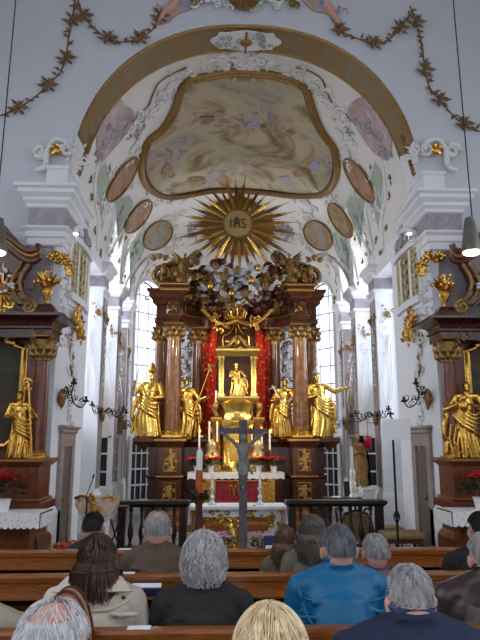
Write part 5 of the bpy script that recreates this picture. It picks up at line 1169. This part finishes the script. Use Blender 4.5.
for qx in (-1, 1):
    for y in (10.76, 11.2): mb = MB(); mb.tube([(p.x+qx*w, y, 0), (p.x+qx*w, y, cz-.48 if y < 11 else .4)], .026, 8); mb.build('leg', 'rail', t)
    mb = MB(); mb.tube(bez([(p.x+qx*w, 10.76, .7), (p.x+qx*(w+.05), 11.0, .7), (p.x+qx*(w+.03), 11.22, .64), (p.x+qx*w, 11.2, .4)], 5), .022, 7); mb.build('armrest', 'rail', t)
# side table with candle and devotional things, Madonna statue, sanctuary lamp
ty = 11.9; zt_ = P(345, 497, ty).z; tx = P(346, 497, ty).x; t = thing('side_table', 'small dark table behind the right end of the communion rail', 'table', (tx, ty, 0)); mb = MB(); mb.mould(tx-.4, tx+.25, ty-.2, ty+.22, [(0,zt_-.05),(.02,zt_-.03),(.02,zt_)]); mb.build('table_top', 'rail', t, False)
for qx in (-.36, .21):
    for qy in (-.16, .18): mb = MB(); mb.tube([(tx+qx,ty+qy,0),(tx+qx,ty+qy,zt_-.04)], .025, 8); mb.build('leg', 'rail', t)
p = P(353, 490, ty-.05); mb = MB(); H = P(353, 464, ty).z-zt_; H2 = P(354, 448, ty).z-zt_; t = thing('votive_candle', 'thick ornate ivory candle on the small table by the Madonna statue', 'candle', (p.x, ty-.05, zt_)); mb.lathe((p.x,ty-.05,zt_), [(.075,0),(.075,.03),(.045,.07),(.06,.12),(.06,H*.45),(.035,H*.5),(.055,H*.62),(.05,H*.8),(.03,H*.85)], 14); mb.build('holder', 'wax', t); mb = MB(); mb.lathe((p.x,ty-.05,zt_), [(.028,H*.82),(.028,H2),(.006,H2+.02)], 12); mb.build('candle', 'wax', t)
mb = MB(); q = P(347, 490, ty+.08); mb.obox((q.x,ty+.08,zt_+.15), (.12,.03,.28), Matrix.Rotation(-.15,3,'X')); tag(mb.build('picture_frame', 'pane', None, False, .005), 'small dark standing frame on the table beside the ivory candle', 'picture frame')
mb = MB(); q = P(337, 497, ty-.05); mb.obox((q.x,ty-.02,zt_+.006), (.16,.2,.012)); tag(mb.build('sheet', 'paper', None, False), 'white sheet lying on the left end of the small dark table', 'paper')
mb = MB(); q = P(358, 488, ty+.02); mb.lathe((q.x+.05,ty+.05,zt_), [(.045,0),(.05,.1),(.03,.14),(.02,.2)], 12); tag(mb.build('bottle', 'whitepot', None), 'small white flask on the dark table right of the ivory candle', 'bottle')
my = 13.2; b = P(360, 490, my); b.z = P(360, 487, my).z; H = P(358, 434, my).z-b.z
t = thing('statue_pedestal', 'white plinth under the Madonna statue by the right chancel wall', 'pedestal', (b.x, my, 0)); mb = MB(); mb.mould(b.x-.2, b.x+.2, my-.18, my+.18, [(.04,0),(.04,.1),(0,.14),(0,b.z-.08),(.05,b.z-.04),(.05,b.z)]); mb.build('plinth', 'plaster', t, False)
t, q = statue('madonna_statue', 'tall painted wooden Madonna with dark blue cloak on the right, by the red lamp', b, H, 'painted', 88, ((-.15,-.05,.62),(-.03,-.16,.66)), ((.15,-.05,.62),(.03,-.16,.66)), face=1, wide=.72)
mb = MB(); k = 12; vs = []
for j, (z, w_) in enumerate(((.97,.07),(.85,.11),(.6,.17),(.3,.18),(.02,.2))):
    for i in range(k+1): a = -.35+(PI+.0)*i/k; vs.append(q(w_*math.cos(a)+.07, w_*.75*math.sin(a)+.02, z))
m = len(vs); vs += [v+(v-V3((b.x,b.y,v.z))).normalized()*.02 for v in vs]; fs = [(j*(k+1)+i, j*(k+1)+i+1, (j+1)*(k+1)+i+1, (j+1)*(k+1)+i) for j in range(4) for i in range(k)]; fs += [tuple(m+x for x in reversed(f)) for f in fs]; mb.add(vs, fs); mb.build('cloak', 'bluecloak', t)
c = P(368, 442, 13.0); t = thing('sanctuary_lamp', 'red glass sanctuary lamp hanging on a bracket by the Madonna statue', 'lamp', c); mb = MB(); mb.lathe(c+V3((0,0,-.13)), [(.05,0),(.075,.03),(.08,.24),(.07,.26)], 14); mb.build('glass', 'redglass', t); mb = MB()
mb.tube([c+V3((0,0,.12)), c+V3((0,0,.4)), V3((3.04, 13.2, c.z+.42))], .012, 6); mb.lathe(c+V3((0,0,-.16)), [(.02,-.04),(.06,0),(.08,.03)], 12); mb.build('bracket', 'golddull', t)
# hanging lamps of the nave
for s, px in ((-1, -4), (1, 472)):
    b = P(px, 252, 7.0); tp = P(px, 217, 7.0); H = tp.z-b.z; t = thing('hanging_lamp', 'olive grey bell shaped lamp hanging on a long cord at the %s' % side(s), 'lamp', b); r = 9*7.4/600
    mb = MB(); mb.lathe(b, [(r*1.12,0),(r*1.15,.03),(r*.95,H*.3),(r*.6,H*.85),(r*.5,H*.9),(r*.5,H*.95),(r*.2,H)], 20); mb.build('shade', 'lampbody', t); mb = MB(); mb.ell(b+V3((0,0,-.0)), (r*1.0,r*1.0,.045), None, 14, 8); mb.build('bulb', 'bulb', t); mb = MB(); mb.tube([tp, (b.x, b.y, 11.98)], .008, 5); mb.build('cord', 'iron', t)
# wrought iron sconces with gilded plates
def sconce(label, a, tips, plate, candle=None, d=None):
    a = V3(a); t = thing('wall_sconce', label, 'sconce', a); mb = MB()
    scrollwork(mb, a, plate[0], (0,0,1), .17, 14, random.Random(int(a.x*100)), .5, .13); mb.ell(a, (.06,.06,.16)); mb.build('gilded_plate', 'golddull', t)
    for tp in tips:
        tp = V3(tp); mid = (a+tp)/2; mb = MB(); r = random.Random(int(tp.z*100)); mb.tube(bez([a, a*.7+tp*.3+V3((0,0,.12)), mid+V3((0,0,-.05)), tp*.8+a*.2+V3((0,0,-.1)), tp], 6), .011, 5)
        for k in range(5): q = a+(tp-a)*(.2+.17*k); mb.tube(spiral(q+V3((0,0,.05*(-1)**k)), (tp-a).normalized(), (0,0,1), .055, 1.1, r.uniform(0,6), 10, (-1)**k), .006, 4); mb.leaf(q, V3((r.uniform(-1,1), -.3, 1)), (0,-1,0), .07, .03)
        mb.lathe(tp, [(.05,.0),(.055,.02),(.02,.04),(.022,.09)], 10); mb.build('iron_arm', 'iron', t)
    if candle: c = V3(candle); mb = MB(); mb.lathe(c, [(.03,0),(.03,.16),(.028,.2),(.004,.22)], 10); mb.build('candle', 'wax', t)
for s in (-1, 1):
    g = (lambda px: px if s < 0 else 490-px)
    a = PX(g(62), 398, s*2.93); sconce('gilded wall sconce with a black iron arm above the %s door' % side(s), a, [P(g(86), 402, a.y+.2), P(g(74), 384, a.y-.1)], ((0,1,0),))
    a = P(g(104), 414, 12.9) if s < 0 else P(383, 418, 12.9); a = V3((s*2.97, 13.2, a.z)); sconce('black iron wall sconce on the first pilaster of the %s chancel wall' % side(s), a, [a+V3((-s*.5,-.3,.08)), a+V3((-s*.45,.4,.05)), a+V3((-s*-.05,-.9,.14))], ((0,1,0),))
    p = P(g(123) if s < 0 else 346, 424, 16.5); a = V3((s*3.2 if False else p.x, 16.5, p.z)); sconce('gilded wall sconce with white candle on the last pilaster of the %s chancel wall' % side(s), a, [a+V3((-s*.5,-.25,-.1)), a+V3((-s*-.5,-.6,.1))], ((1,0,0),), a+V3((-s*.05,-.15,.22)))
# ================================================================== PEWS
def pew(yb, zt, label, z0=0.0):
    """yb = back face towards the photographer, zt = top of the back"""
    t = thing('church_pew', label, 'pew', (0, yb, 0), 'wooden pews across the nave'); xa, xb = -4.6, 4.6
    mb = MB(); mb.box(xa, xb, yb, yb+.035, .12, zt-.03); mb.build('backrest', 'pew', t, False)
    mb = MB(); mb.mould(xa, xb, yb-.015, yb+.05, [(-.005,zt-.06),(.0,zt-.055),(.008,zt-.02),(.004,zt-.004),(-.004,zt)]); mb.build('top_rail', 'pew', t, False)
    mb = MB(); mb.box(xa, xb, yb-.2, yb, zt-.155, zt-.13); mb.box(xa, xb, yb-.2, yb-.185, zt-.155, zt-.118); mb.build('book_shelf', 'pew', t, False)
    mb = MB(); mb.box(xa, xb, yb+.03, yb+.44, .41, .445); mb.build('seat', 'pew', t, False, .008)
    for x in (-4.6, -2.3, 0, 2.3, 4.56): mb = MB(); mb.box(x, x+.04, yb+.03, yb+.4, 0, .41); mb.build('support', 'pew', t, False)
    for x in (xa-.04, xb):
        mb = MB(); out = [(-.2,0),(.46,0),(.46,.45),(.40,.62),(.25,.68),(.12,.8),(.09,zt+.02),(.03,zt+.09),(-.05,zt+.06),(-.1,zt-.1),(-.2,zt-.16)]; mb.prism(out, (x, yb, 0), (0,1,0), (0,0,1), .05); mb.build('end_panel', 'pew', t, False, .01)
    return t
ROW = [(5.74, P(240, 549, 5.74).z), (4.72, P(240, 573, 4.72).z), (3.38, P(240, 628, 3.38).z), (2.2, .89), (1.28, .89)]
for (yb, zt), lb in zip(ROW, ('front pew nearest the altar with book ledge', 'second pew from the altar with book ledge', 'third pew from the altar, behind the beige coat', 'fourth pew from the altar, behind the navy jacket', 'rearmost pew carrying the blonde head and balding head')): pew(yb, zt, 'long honey brown wooden '+lb)

# ================================================================== PEOPLE
PM = {}
def cloth_mat(name, c, var=.08, scale=26, bump=.25, rough=.85):
    if name not in PM: PM[name] = simple(name, c, rough, var=var, scale=scale, bump=bump, bscale=60)
    return PM[name]
def hair_mat(name, a, b):
    if name not in PM:
        t = NT(name); n = t.noise(30, 4, .6, t.mapping((1.6,1.6,.25))); t.color(t.ramp(n, [(.3, a), (.7, b)])); PM[name] = t.done(.5, 0, .35)
    return PM[name]
def person(label, px, py, d, hw, hairc, hstyle, coat, trousers=(52,50,56), yaw=0, tilt=0, wide=1.0, seat=None, lean=0.0, collar=None, skin='skin', seed=1, sh=.262):
    """seated with the back to the photographer; (px,py) = top of the head in the photograph, hw = head half width there (px)"""
    r = random.Random(seed); tp = P(px, py, d); dc = (tp-CAM).dot(CM @ V3((0,0,-1))); RW = hw*dc/F; zt = tp.z; x0 = tp.x
    sz = .47; k = (zt-sz)/.86                                  # stretch the sitting body to the seen head height
    t = thing('person', label, 'person', (x0, d, .0))
    hs = min(1.12, max(.82, (RW-.008)/.088)) if hstyle not in ('bob', 'straight') else min(1.1, max(.85, (RW-.03)/.085))
    if hstyle == 'long': hs = min(1.05, max(.8, (RW-.02)/.088))
    ht = .012 if hstyle == 'short' else .03
    if hstyle == 'bald': ht = .0
    cz = zt-ht-.118*hs; hd = V3((x0, d+lean, cz)); ry = Matrix.Rotation(-yaw,3,'Z') @ Matrix.Rotation(-tilt,3,'X')
    H = lambda x, y, z: hd+ry@(V3((x, y, z))*hs)
    B = lambda x, y, z: V3((x0+x*wide, d+y+lean*max(0, (zt-z)*-1+.9)/.9*.0, z))
    S = zt-sh*hs                                              # shoulder height
    b = MB()
    b.ell(H(0,0,.01), (.080*hs,.098*hs,.108*hs), ry, 18, 12); b.ell(H(0,.03,-.055), (.062*hs,.07*hs,.07*hs), ry, 14, 9); b.ell(H(0,-.03,-.02), (.072*hs,.07*hs,.085*hs), ry, 14, 9)
    b.cap(H(0,.1,-.005), H(0,.118,-.035), .010*hs, .015*hs, 8); b.ell(H(0,.088,-.075), (.024*hs,.012*hs,.009*hs), ry, 8, 5); b.ell(H(0,.085,-.11), (.025*hs,.02*hs,.018*hs), ry, 8, 5)
    for s in (-1, 1):
        b.ell(H(s*.092,-.005,-.015), (.013*hs,.022*hs,.036*hs), ry, 10, 6); b.ell(H(s*.098,-.014,-.002), (.008*hs,.018*hs,.02*hs), ry, 8, 5); b.ell(H(s*.033,.088,.018), (.018*hs,.012*hs,.008*hs), ry, 8, 5)
    b.cap(H(0,-.025,-.06), B(0,-.01,S+.0), .056*hs, .064, 14)
    def torso(m, g):
        m.cap(B(0,0,.56), B(0,-.01,S-.25), .15*wide+g, .165*wide+g, 18); m.ell(B(0,-.02,S-.16), (.185*wide+g,.12+g,.17+g), None, 18, 10); m.cap(B(-.14,-.015,S-.06), B(.14,-.015,S-.06), .062+g, None, 12)
        for s in (-1, 1):
            m.cap(B(s*.045,-.015,S+.015), B(s*.15,-.01,S-.055), .046+g*.6, .052+g, 10); m.cap(B(s*.185,-.01,S-.075), B(s*.235,.04,S-.32), .058+g, .048+g, 12); m.cap(B(s*.235,.04,S-.32), B(s*.10,.27,.66), .046+g, .034+g, 12)
    torso(b, 0)
    for s in (-1, 1):
        w_ = B(s*.10,.27,.66); pm = B(s*.07,.32,.635); b.cap(w_, pm, .028, .03, 10); b.ell(pm, (.036,.042,.018), None, 10, 6)
        for f in range(4): a = pm+V3((s*(-.026+.0175*f), .03, .0)); L = (.05,.062,.066,.056)[f]; m1 = a+V3((0,L*.55,-.004)); b.cap(a, m1, .009, .0085, 7); b.cap(m1, m1+V3((0,L*.4,-.02)), .0085, .007, 7)
        th = pm+V3((-s*.032,-.005,.004)); b.cap(th, th+V3((-s*.022,.03,.0)), .0105, .009, 7); b.cap(th+V3((-s*.022,.03,0)), th+V3((-s*.016,.055,-.006)), .009, .008, 7)
    def legs(m, g, feet=True):
        for s in (-1, 1):
            m.cap(B(s*.09,.02,.55), B(s*.11,.40,.545), .085+g, .062+g, 12); m.cap(B(s*.11,.40,.545), B(s*.11,.36,.10), .058+g, .038+g, 12)
    legs(b, 0)
    for s in (-1, 1): b.cap(B(s*.11,.36,.07), B(s*.12,.5,.04), .038, .03, 10)
    me = remesh(b, .0085, 3, 'person_body'); MB().build('body', skin, t, me=me)
    c = MB(); torso(c, .018); c.cap(B(0,-.012,S-.02), B(0,-.02,S+.035), .085, .074, 14)
    if collar: c.tube([B(.078*math.cos(a)/wide, -.012+.072*math.sin(a), S+.045+.012*math.sin(a)*-1) for a in [2*PI*i/18 for i in range(18)]], .02, 6, True)
    for i in range(9):                                         # folds across back and sleeves
        a = r.uniform(-.13,.13); z = S-.12-.045*i; c.tube(bez([B(a-.1,-.125,z+r.uniform(-.03,.03)), B(a,-.148,z), B(a+.1,-.13,z-r.uniform(.0,.06))], 4), .016, 5)
        s = r.choice((-1,1)); c.tube([B(s*.17,-.06,z), B(s*.25,-.02,z-.03)], .02, 5)
    me = remesh(c, .010, 3, 'coat'); ct = MB().build('coat', coat, t, me=me)
    c = MB(); legs(c, .016); c.ell(B(0,.0,.54), (.18*wide,.15,.1), None, 14, 8); me = remesh(c, .012, 2, 'trousers'); MB().build('trousers', cloth_mat('dark trousers', RGB(*trousers)), t, me=me)
    for s in (-1, 1): c = MB(); c.cap(B(s*.11,.35,.06), B(s*.12,.5,.045), .05, .042, 10); c.box(B(s*.11,0,0).x-.04, B(s*.11,0,0).x+.04, d+.3, d+.55, 0, .03); MB().build('shoe', 'darkwood', t, me=remesh(c, .01, 2, 'shoe'))
    if collar: c = MB(); c.tube([B(.073*math.cos(a)/wide, -.012+.066*math.sin(a), S+.078-.012*math.sin(a)) for a in [2*PI*i/18 for i in range(18)]], .022, 6, True); c.build('shirt_collar', collar, t)
    # eyes
    for s in (-1, 1): c = MB(); c.ell(H(s*.033,.092,.005), (.012*hs,.008*hs,.008*hs), ry, 8, 6); c.build('eye', 'whitepot', t)
    # hair: cap and strands
    hm = hair_mat(*hairc); P_ = dict(short=(.010,1.98), bob=(.036,2.25), straight=(.03,2.3), long=(.022,2.2), bald=(.008,2.0), thin=(.008,1.84))[hstyle]; th_, phm = P_
    rx, ry_, rz = (.081*hs+th_*.75, .100*hs+th_*.75, .110*hs+th_*.75)
    def hp(az, ph, o=0):    # az: 0 = back of the head; ph from the crown
        e = 1+o/.09; return H(0,0,.008)+ry@V3((rx*e*math.sin(ph)*math.sin(az), -ry_*e*math.sin(ph)*math.cos(az), rz*e*math.cos(ph)))
    def lim(az):             # hairline
        f = abs(az)/PI; 
        if hstyle in ('short', 'thin', 'bald'): return phm-.22 if f < .28 else phm-.22-(f-.28)/.16*.55 if f < .44 else phm-.77-(f-.44)/.56*.35
        return (phm if f < .45 else phm-(f-.45)/.55*1.25 if hstyle != 'long' else phm-.9*max(0, f-.6)/.4)
    lo = {'bald': .8}.get(hstyle, 0.0); c = MB(); na, nb = 30, 14; vs = []; fs = []
    for j in range(nb+1):
        for i in range(na):
            az = -PI+2*PI*i/na; L0 = lo*(1.0 if abs(az) < 2.6 else 1); L = max(L0+.05, lim(az)); vs.append(hp(az, L0+(L-L0)*j/nb, r.uniform(-.002,.003)*(2 if hstyle == 'bob' else 1)))
    for j in range(nb):
        for i in range(na): fs.append((j*na+i, j*na+(i+1)%na, (j+1)*na+(i+1)%na, (j+1)*na+i))
    q = len(vs); vs += [hd+(v-hd)*.9 for v in vs]; fs += [tuple(q+x for x in reversed(f)) for f in fs]; c.add(vs, fs)
    for _ in range({'short':900,'bob':900,'straight':1900,'long':800,'bald':1500,'thin':1300}[hstyle]):
        az = r.uniform(-PI, PI); L = lim(az); l0 = lo*(.25 if r.random() < .3 else 1); p0 = l0+(L-l0)*r.random()**.7*.95; ln = {'short':.35,'bob':.5,'straight':.9,'long':.9,'bald':.4,'thin':.4}[hstyle]*r.uniform(.6,1.2); pts = []; da = r.uniform(-.25,.25)+(.5 if hstyle == 'thin' else .2)*r.choice((-1,1))*.5; o0 = r.uniform(.001,.008)
        nseg = 5; amp = .012 if hstyle == 'bob' else 0; fz = r.uniform(0,6)
        for i in range(nseg+1):
            f = i/nseg; ph = min(p0+ln*f, L+.05); pts.append(hp(az+da*f+amp*8*math.sin(f*5+fz), ph, o0+amp*(.4+.6*math.sin(f*4+fz))+(.005*f*f if hstyle in ('short','thin','bald') else .004)))
        w = {'bob':.0034,'long':.003,'straight':.0021,'bald':.0013,'thin':.0017}.get(hstyle, .0023); c.tube(pts, [w*(1-.75*abs(i/nseg-.35)) for i in range(nseg+1)], 3)
    if hstyle == 'long':
        for _ in range(700):
            az = r.uniform(-1.75,1.75); a = hp(az, 1.5, .004); e = hp(az*1.0, 1.95, r.uniform(.02,.055)); L = r.uniform(.08,.155)*(1-.08*abs(az)); z = V3((r.uniform(-.02,.02), r.uniform(-.02,.01), -L)); pts = bez([a, (a+e)/2+V3((0,-.01,0)), e, e+z*.5, e+z], 2); c.tube(pts, [.004*(1-.6*i/len(pts)) for i in range(len(pts))], 3)
    c.build('hair', hm, t); return t, B, H, S, hs
GREY = ('silver grey hair', RGB(118,116,120), RGB(196,194,196)); LGREY = ('light grey hair', RGB(150,148,150), RGB(214,212,212)); DGREY = ('steel grey hair', RGB(62,64,72), RGB(138,140,146))
BROWN = ('dark brown hair', RGB(40,26,20), RGB(92,64,46)); LBROWN = ('mid brown hair', RGB(78,58,44), RGB(134,106,82)); ASH = ('ash brown hair', RGB(72,64,58), RGB(124,114,104)); BLONDE = ('blonde hair', RGB(196,168,122), RGB(246,230,196)); BLACK = ('near black hair', RGB(18,16,18), RGB(52,46,46)); WHITEH = ('white grey hair', RGB(170,168,172), RGB(226,224,226))
CL = cloth_mat
person('person in the front row with dark hair, mostly hidden by the brown haired woman', 94, 512, 6.05, 13, BLACK, 'short', CL('dark coat', RGB(38,40,44)), seed=1)
t, B, H, S, hs = person('woman with shoulder length brown hair and a beige coat', 98, 533, 3.75, 19, BROWN, 'long', CL('beige coat', RGB(206,196,180), .05), wide=1.2, seed=2, sh=.275)
mb = MB()
for s in (-1, 1): mb.add([B(s*.02,-.09,S+.075), B(s*.13,-.05,S+.06), B(s*.19,-.105,S-.01), B(s*.03,-.16,S+.0)]+[B(s*.02,-.075,S+.07), B(s*.13,-.035,S+.055), B(s*.19,-.09,S-.02), B(s*.03,-.145,S-.01)], [(0,1,2,3),(7,6,5,4),(0,4,5,1),(1,5,6,2),(2,6,7,3),(3,7,4,0)])
mb.build('coat_collar', CL('beige coat', None), t, False, .004); mb = MB()
for x, z in ((-.045, S-.24), (.155, S-.03)): mb.ell(B(x,-.158,z), (.012,.006,.012))
mb.build('coat_button', 'mahogany', t); mb = MB(); mb.tube(bez([B(-.17,-.1,S-.03), B(-.05,-.16,S-.09), B(.1,-.16,S-.09), B(.19,-.1,S-.04)], 6), .007, 5); mb.build('yoke_seam', CL('beige coat', None), t)
person('balding grey haired man in a brown tweed jacket', 158, 512, 5.0, 14, GREY, 'bald', CL('brown tweed', RGB(92,74,60), .14, 60), wide=1.15, seed=3, sh=.25)
person('woman with fluffy light grey hair in a black coat', 204, 535, 3.75, 23, LGREY, 'bob', CL('black coat', RGB(38,34,34), .1), wide=1.2, seed=4, sh=.27)
person('child with light brown hair beside the woman with long ash hair', 286, 526, 5.15, 12, LBROWN, 'long', CL('olive jacket', RGB(96,88,72)), wide=.78, seed=5)
person('woman with long ash brown hair in an olive grey coat', 312, 514, 5.0, 14, ASH, 'long', CL('olive grey coat', RGB(104,104,92), .1), wide=.95, seed=6)
t, B, H, S, hs = person('steel grey haired woman in a bright blue puffer jacket', 338, 525, 3.8, 20, DGREY, 'short', CL('blue puffer nylon', RGB(0,100,146), .06, 14, .1, .5), wide=1.3, seed=7, sh=.24, collar='bluecollar')
mb = MB()
mb.tube(bez([B(-.2,-.09,S-.06), B(-.15,-.16,S-.24), B(0,-.175,S-.33), B(.15,-.16,S-.24), B(.2,-.09,S-.06)], 6), .009, 5)
for i in range(5): z = S-.12-.07*i; mb.tube(bez([B(-.19,-.08,z), B(-.1,-.145,z-.01), B(.1,-.145,z-.01), B(.19,-.08,z)], 5), .006, 5)
mb.build('quilted_seams', CL('blue puffer nylon', None), t)
person('grey haired man with a blue collar in front of the blue puffer jacket', 375, 534, 4.97, 16, GREY, 'short', CL('slate blue jumper', RGB(64,66,98)), wide=1.0, seed=8)
t, B, H, S, hs = person('grey haired man in a navy jacket with checked shirt collar', 408, 560, 2.45, 24, GREY, 'thin', CL('navy jacket', RGB(26,36,64), .08), wide=1.35, seed=9, sh=.25, collar=CL('checked navy shirt', RGB(70,84,116), .3, 60))
person('balding man in a dark brown leather jacket at the right edge', 485, 534, 3.62, 21, GREY, 'bald', CL('brown leather jacket', RGB(58,42,42), .1, 12, .1, .4), wide=1.4, seed=10, sh=.225, collar=CL('brown leather jacket', None))
person('dark haired man in a black jacket at the far right before the leather jacket', 480, 512, 4.97, 17, BLACK, 'short', CL('black jacket', RGB(22,22,26)), wide=1.35, seed=11)
person('woman with bright blonde hair seen from close behind', 270, 604, 1.72, 39, BLONDE, 'straight', CL('cream knit', RGB(206,190,166)), seed=12)
person('old man with a bald pink crown and white grey side hair', 54, 603, 1.72, 38, WHITEH, 'bald', CL('grey jumper', RGB(110,110,116)), seed=13)
p = P(-32, 545, 3.75)
person('person in a pale beige jacket cut off by the left edge', -20, 556, 3.72, 20, LGREY, 'short', CL('pale beige jacket', RGB(176,166,148), .06), wide=1.3, seed=14)
# things lying on the pews
p = P(69, 590, 3.1); zz = ROW[2][1]-.118; H_ = P(69, 590, 3.24).z-zz; mb = MB(); q = V3((P(68, 600, 3.26).x, 3.265, zz)); t = thing('handbag', 'rounded tan leather bag on the pew ledge behind the beige coat', 'bag', q)
out = [(.125*math.cos(a), max(0, H_*.15+H_*.85*math.sin(a)) if math.sin(a) > -.17 else 0) for a in [-.17+(PI+.34)*i/20 for i in range(21)]]
mb.prism(out, q+V3((0,-.04,0)), (1,0,0), (0,0,1), -.08); mb.build('body', 'leather', t, True, .015); mb = MB(); mb.tube([q+V3((a,-.045,b)) for a, b in out], .008, 5); mb.tube([q+V3((a,.045,b)) for a, b in out], .008, 5); mb.build('piping', 'mahogany', t)
def flat(name, label, px, py, yb, zt, w, dp, h, mat, cat, rot=0, top=False, tilt=0):
    y = yb+.015 if top else yb-.1; z = zt if top else zt-.118; x = P(px, py, y).x; mb = MB(); mb.obox((x, y, z+h/2+abs(tilt)*dp/2), (w, dp, h), Matrix.Rotation(rot,3,'Z') @ Matrix.Rotation(tilt,3,'X'))
    return mb, mb.v, x, y, z
def lay(name, label, cat, px, py, row, w, dp, h, mat, rot=0, top=False):
    yb, zt = ROW[row]; mb, v, x, y, z = flat(name, label, px, py, yb, zt, w, dp, h, mat, cat, rot, top); tag(mb.build(name, mat, None, False, .002), label, cat)
yb, zt = ROW[1]; zt -= .045; x = P(146, 590, yb-.1).x; t = thing('hymnal', 'open hymn book with blue cover and white pages beside the beige coat', 'book', (x, yb-.1, zt-.118))
mb = MB(); mb.obox((x, yb-.11, zt-.075), (.22,.018,.115), Matrix.Rotation(.5,3,'X')); mb.build('cover', 'bluebook', t, False, .003); mb = MB(); mb.obox((x, yb-.085, zt-.03), (.21,.10,.02), Matrix.Rotation(.2,3,'X')); mb.build('pages', 'paper', t, False, .003)
lay('hymn_sheet', 'white sheet on the top rail of the third pew left of the black coat', 'paper', 139, 630, 2, .12, .06, .006, 'paper', 0, True)
lay('hymn_sheet', 'white sheet on the pew rail between the tweed jacket and brown hair', 'paper', 128, 574, 1, .1, .055, .006, 'paper', 0, True)
lay('hymn_sheet', 'white sheet on the front pew rail left of the tweed jacket', 'paper', 126, 549, 0, .13, .055, .006, 'paper', 0, True)
lay('hymn_sheet', 'white sheet on the pew ledge right of the black coat', 'paper', 238, 590, 1, .11, .14, .008, 'paper', .3)
yb, zt = ROW[0]; x = P(270, 545, yb+.1).x; t = thing('prayer_book', 'navy book with white page edge standing on the front pew left of the child', 'book', (x, yb+.02, zt))
mb = MB(); mb.box(x-.065, x+.065, yb-.005, yb+.04, zt, zt+.11); mb.build('cover', 'bluebook', t, False, .003); mb = MB(); mb.box(x-.05, x+.05, yb-.012, yb-.004, zt+.004, zt+.03); mb.build('pages', 'paper', t, False)
WORLD = 1.8; PW_CH = 330; PW_NV = 50; PW_AP = 180; PW_SP = 560; EXPO = 0.0; PW_B1 = 150
SPOTPOS = {-1: (-2.80, 10.35, 5.3), 1: (2.80, 10.35, 5.3)}
# ================================================================== LIGHT
w = bpy.data.worlds.new('sky'); scn.world = w; w.use_nodes = True
bg = w.node_tree.nodes['Background']; bg.inputs[0].default_value = (.88, .93, 1.0, 1); bg.inputs[1].default_value = WORLD
def area(nm, loc, target, sx, sy, power, col):
    l = bpy.data.lights.new(nm, 'AREA'); l.shape = 'RECTANGLE'; l.size = sx; l.size_y = sy; l.energy = power; l.color = col
    o = bpy.data.objects.new(nm, l); COL.objects.link(o); o.location = loc
    o.rotation_euler = (V3(target)-V3(loc)).to_track_quat('-Z', 'Y').to_euler(); return o
DAY = (.92, .96, 1.0)
for s in (-1, 1):
    for yc, a, zt in BAYS: area('daylight through a chancel window', (s*5.4, yc, 6.0), (0, yc-.3, 4.2), 2.2, 4.2, PW_CH, DAY)
    area('daylight through a chancel window', (s*4.6, 12.3, 4.3), (s*-3, 13.2, 3.4), 1.6, 3.6, PW_B1, DAY)
    for y, k in ((-1.2, 4.2), (3.2, 2.3), (7.0, .2)): area('fill light at an unseen nave window', (s*6.9, y, 5.4), (0, y-.4, 1.6), 1.9, 4.2, PW_NV*k, DAY)  # unseen nave windows; rear pair added to brighten the people's backs
    q = aps((WT0+WT1)/2, 4.7); d = V3((q.x, q.y-VY, 0)).normalized()*.62; area('daylight through an apse window', ((q.x+d.x)*-s, q.y+d.y, 4.7), ((q.x-d.x*5)*-s, q.y-d.y*5, 4.0), 1.3, 4.4, PW_AP, DAY)
def spot(nm, loc, target, power, ang, col, r=.04):
    l = bpy.data.lights.new(nm, 'SPOT'); l.energy = power; l.spot_size = math.radians(ang); l.spot_blend = .6; l.color = col; l.shadow_soft_size = r
    o = bpy.data.objects.new(nm, l); COL.objects.link(o); o.location = loc
    o.rotation_euler = (V3(target)-V3(loc)).to_track_quat('-Z', 'Y').to_euler(); return o
WARM = (1.0, .80, .52)
for s in (-1, 1):
    spot('floodlight beam', SPOTPOS[s], (s*-.5, 15.8, 3.0), PW_SP, 44, WARM)
    spot('floodlight beam', SPOTPOS[s], (0, 15.0, 2.7), PW_SP*1.2, 12, WARM)
    spot('floodlight beam', SPOTPOS[s], (s*.5, 14.6, 1.4), PW_SP*.7, 26, WARM)
vs_ = scn.view_settings; vs_.view_transform = 'Standard'; vs_.look = 'None'; vs_.gamma = 1; vs_.use_curve_mapping = False
vs_.exposure = EXPO
scn.cycles.max_bounces = 8; scn.cycles.diffuse_bounces = 5; scn.cycles.use_denoising = True
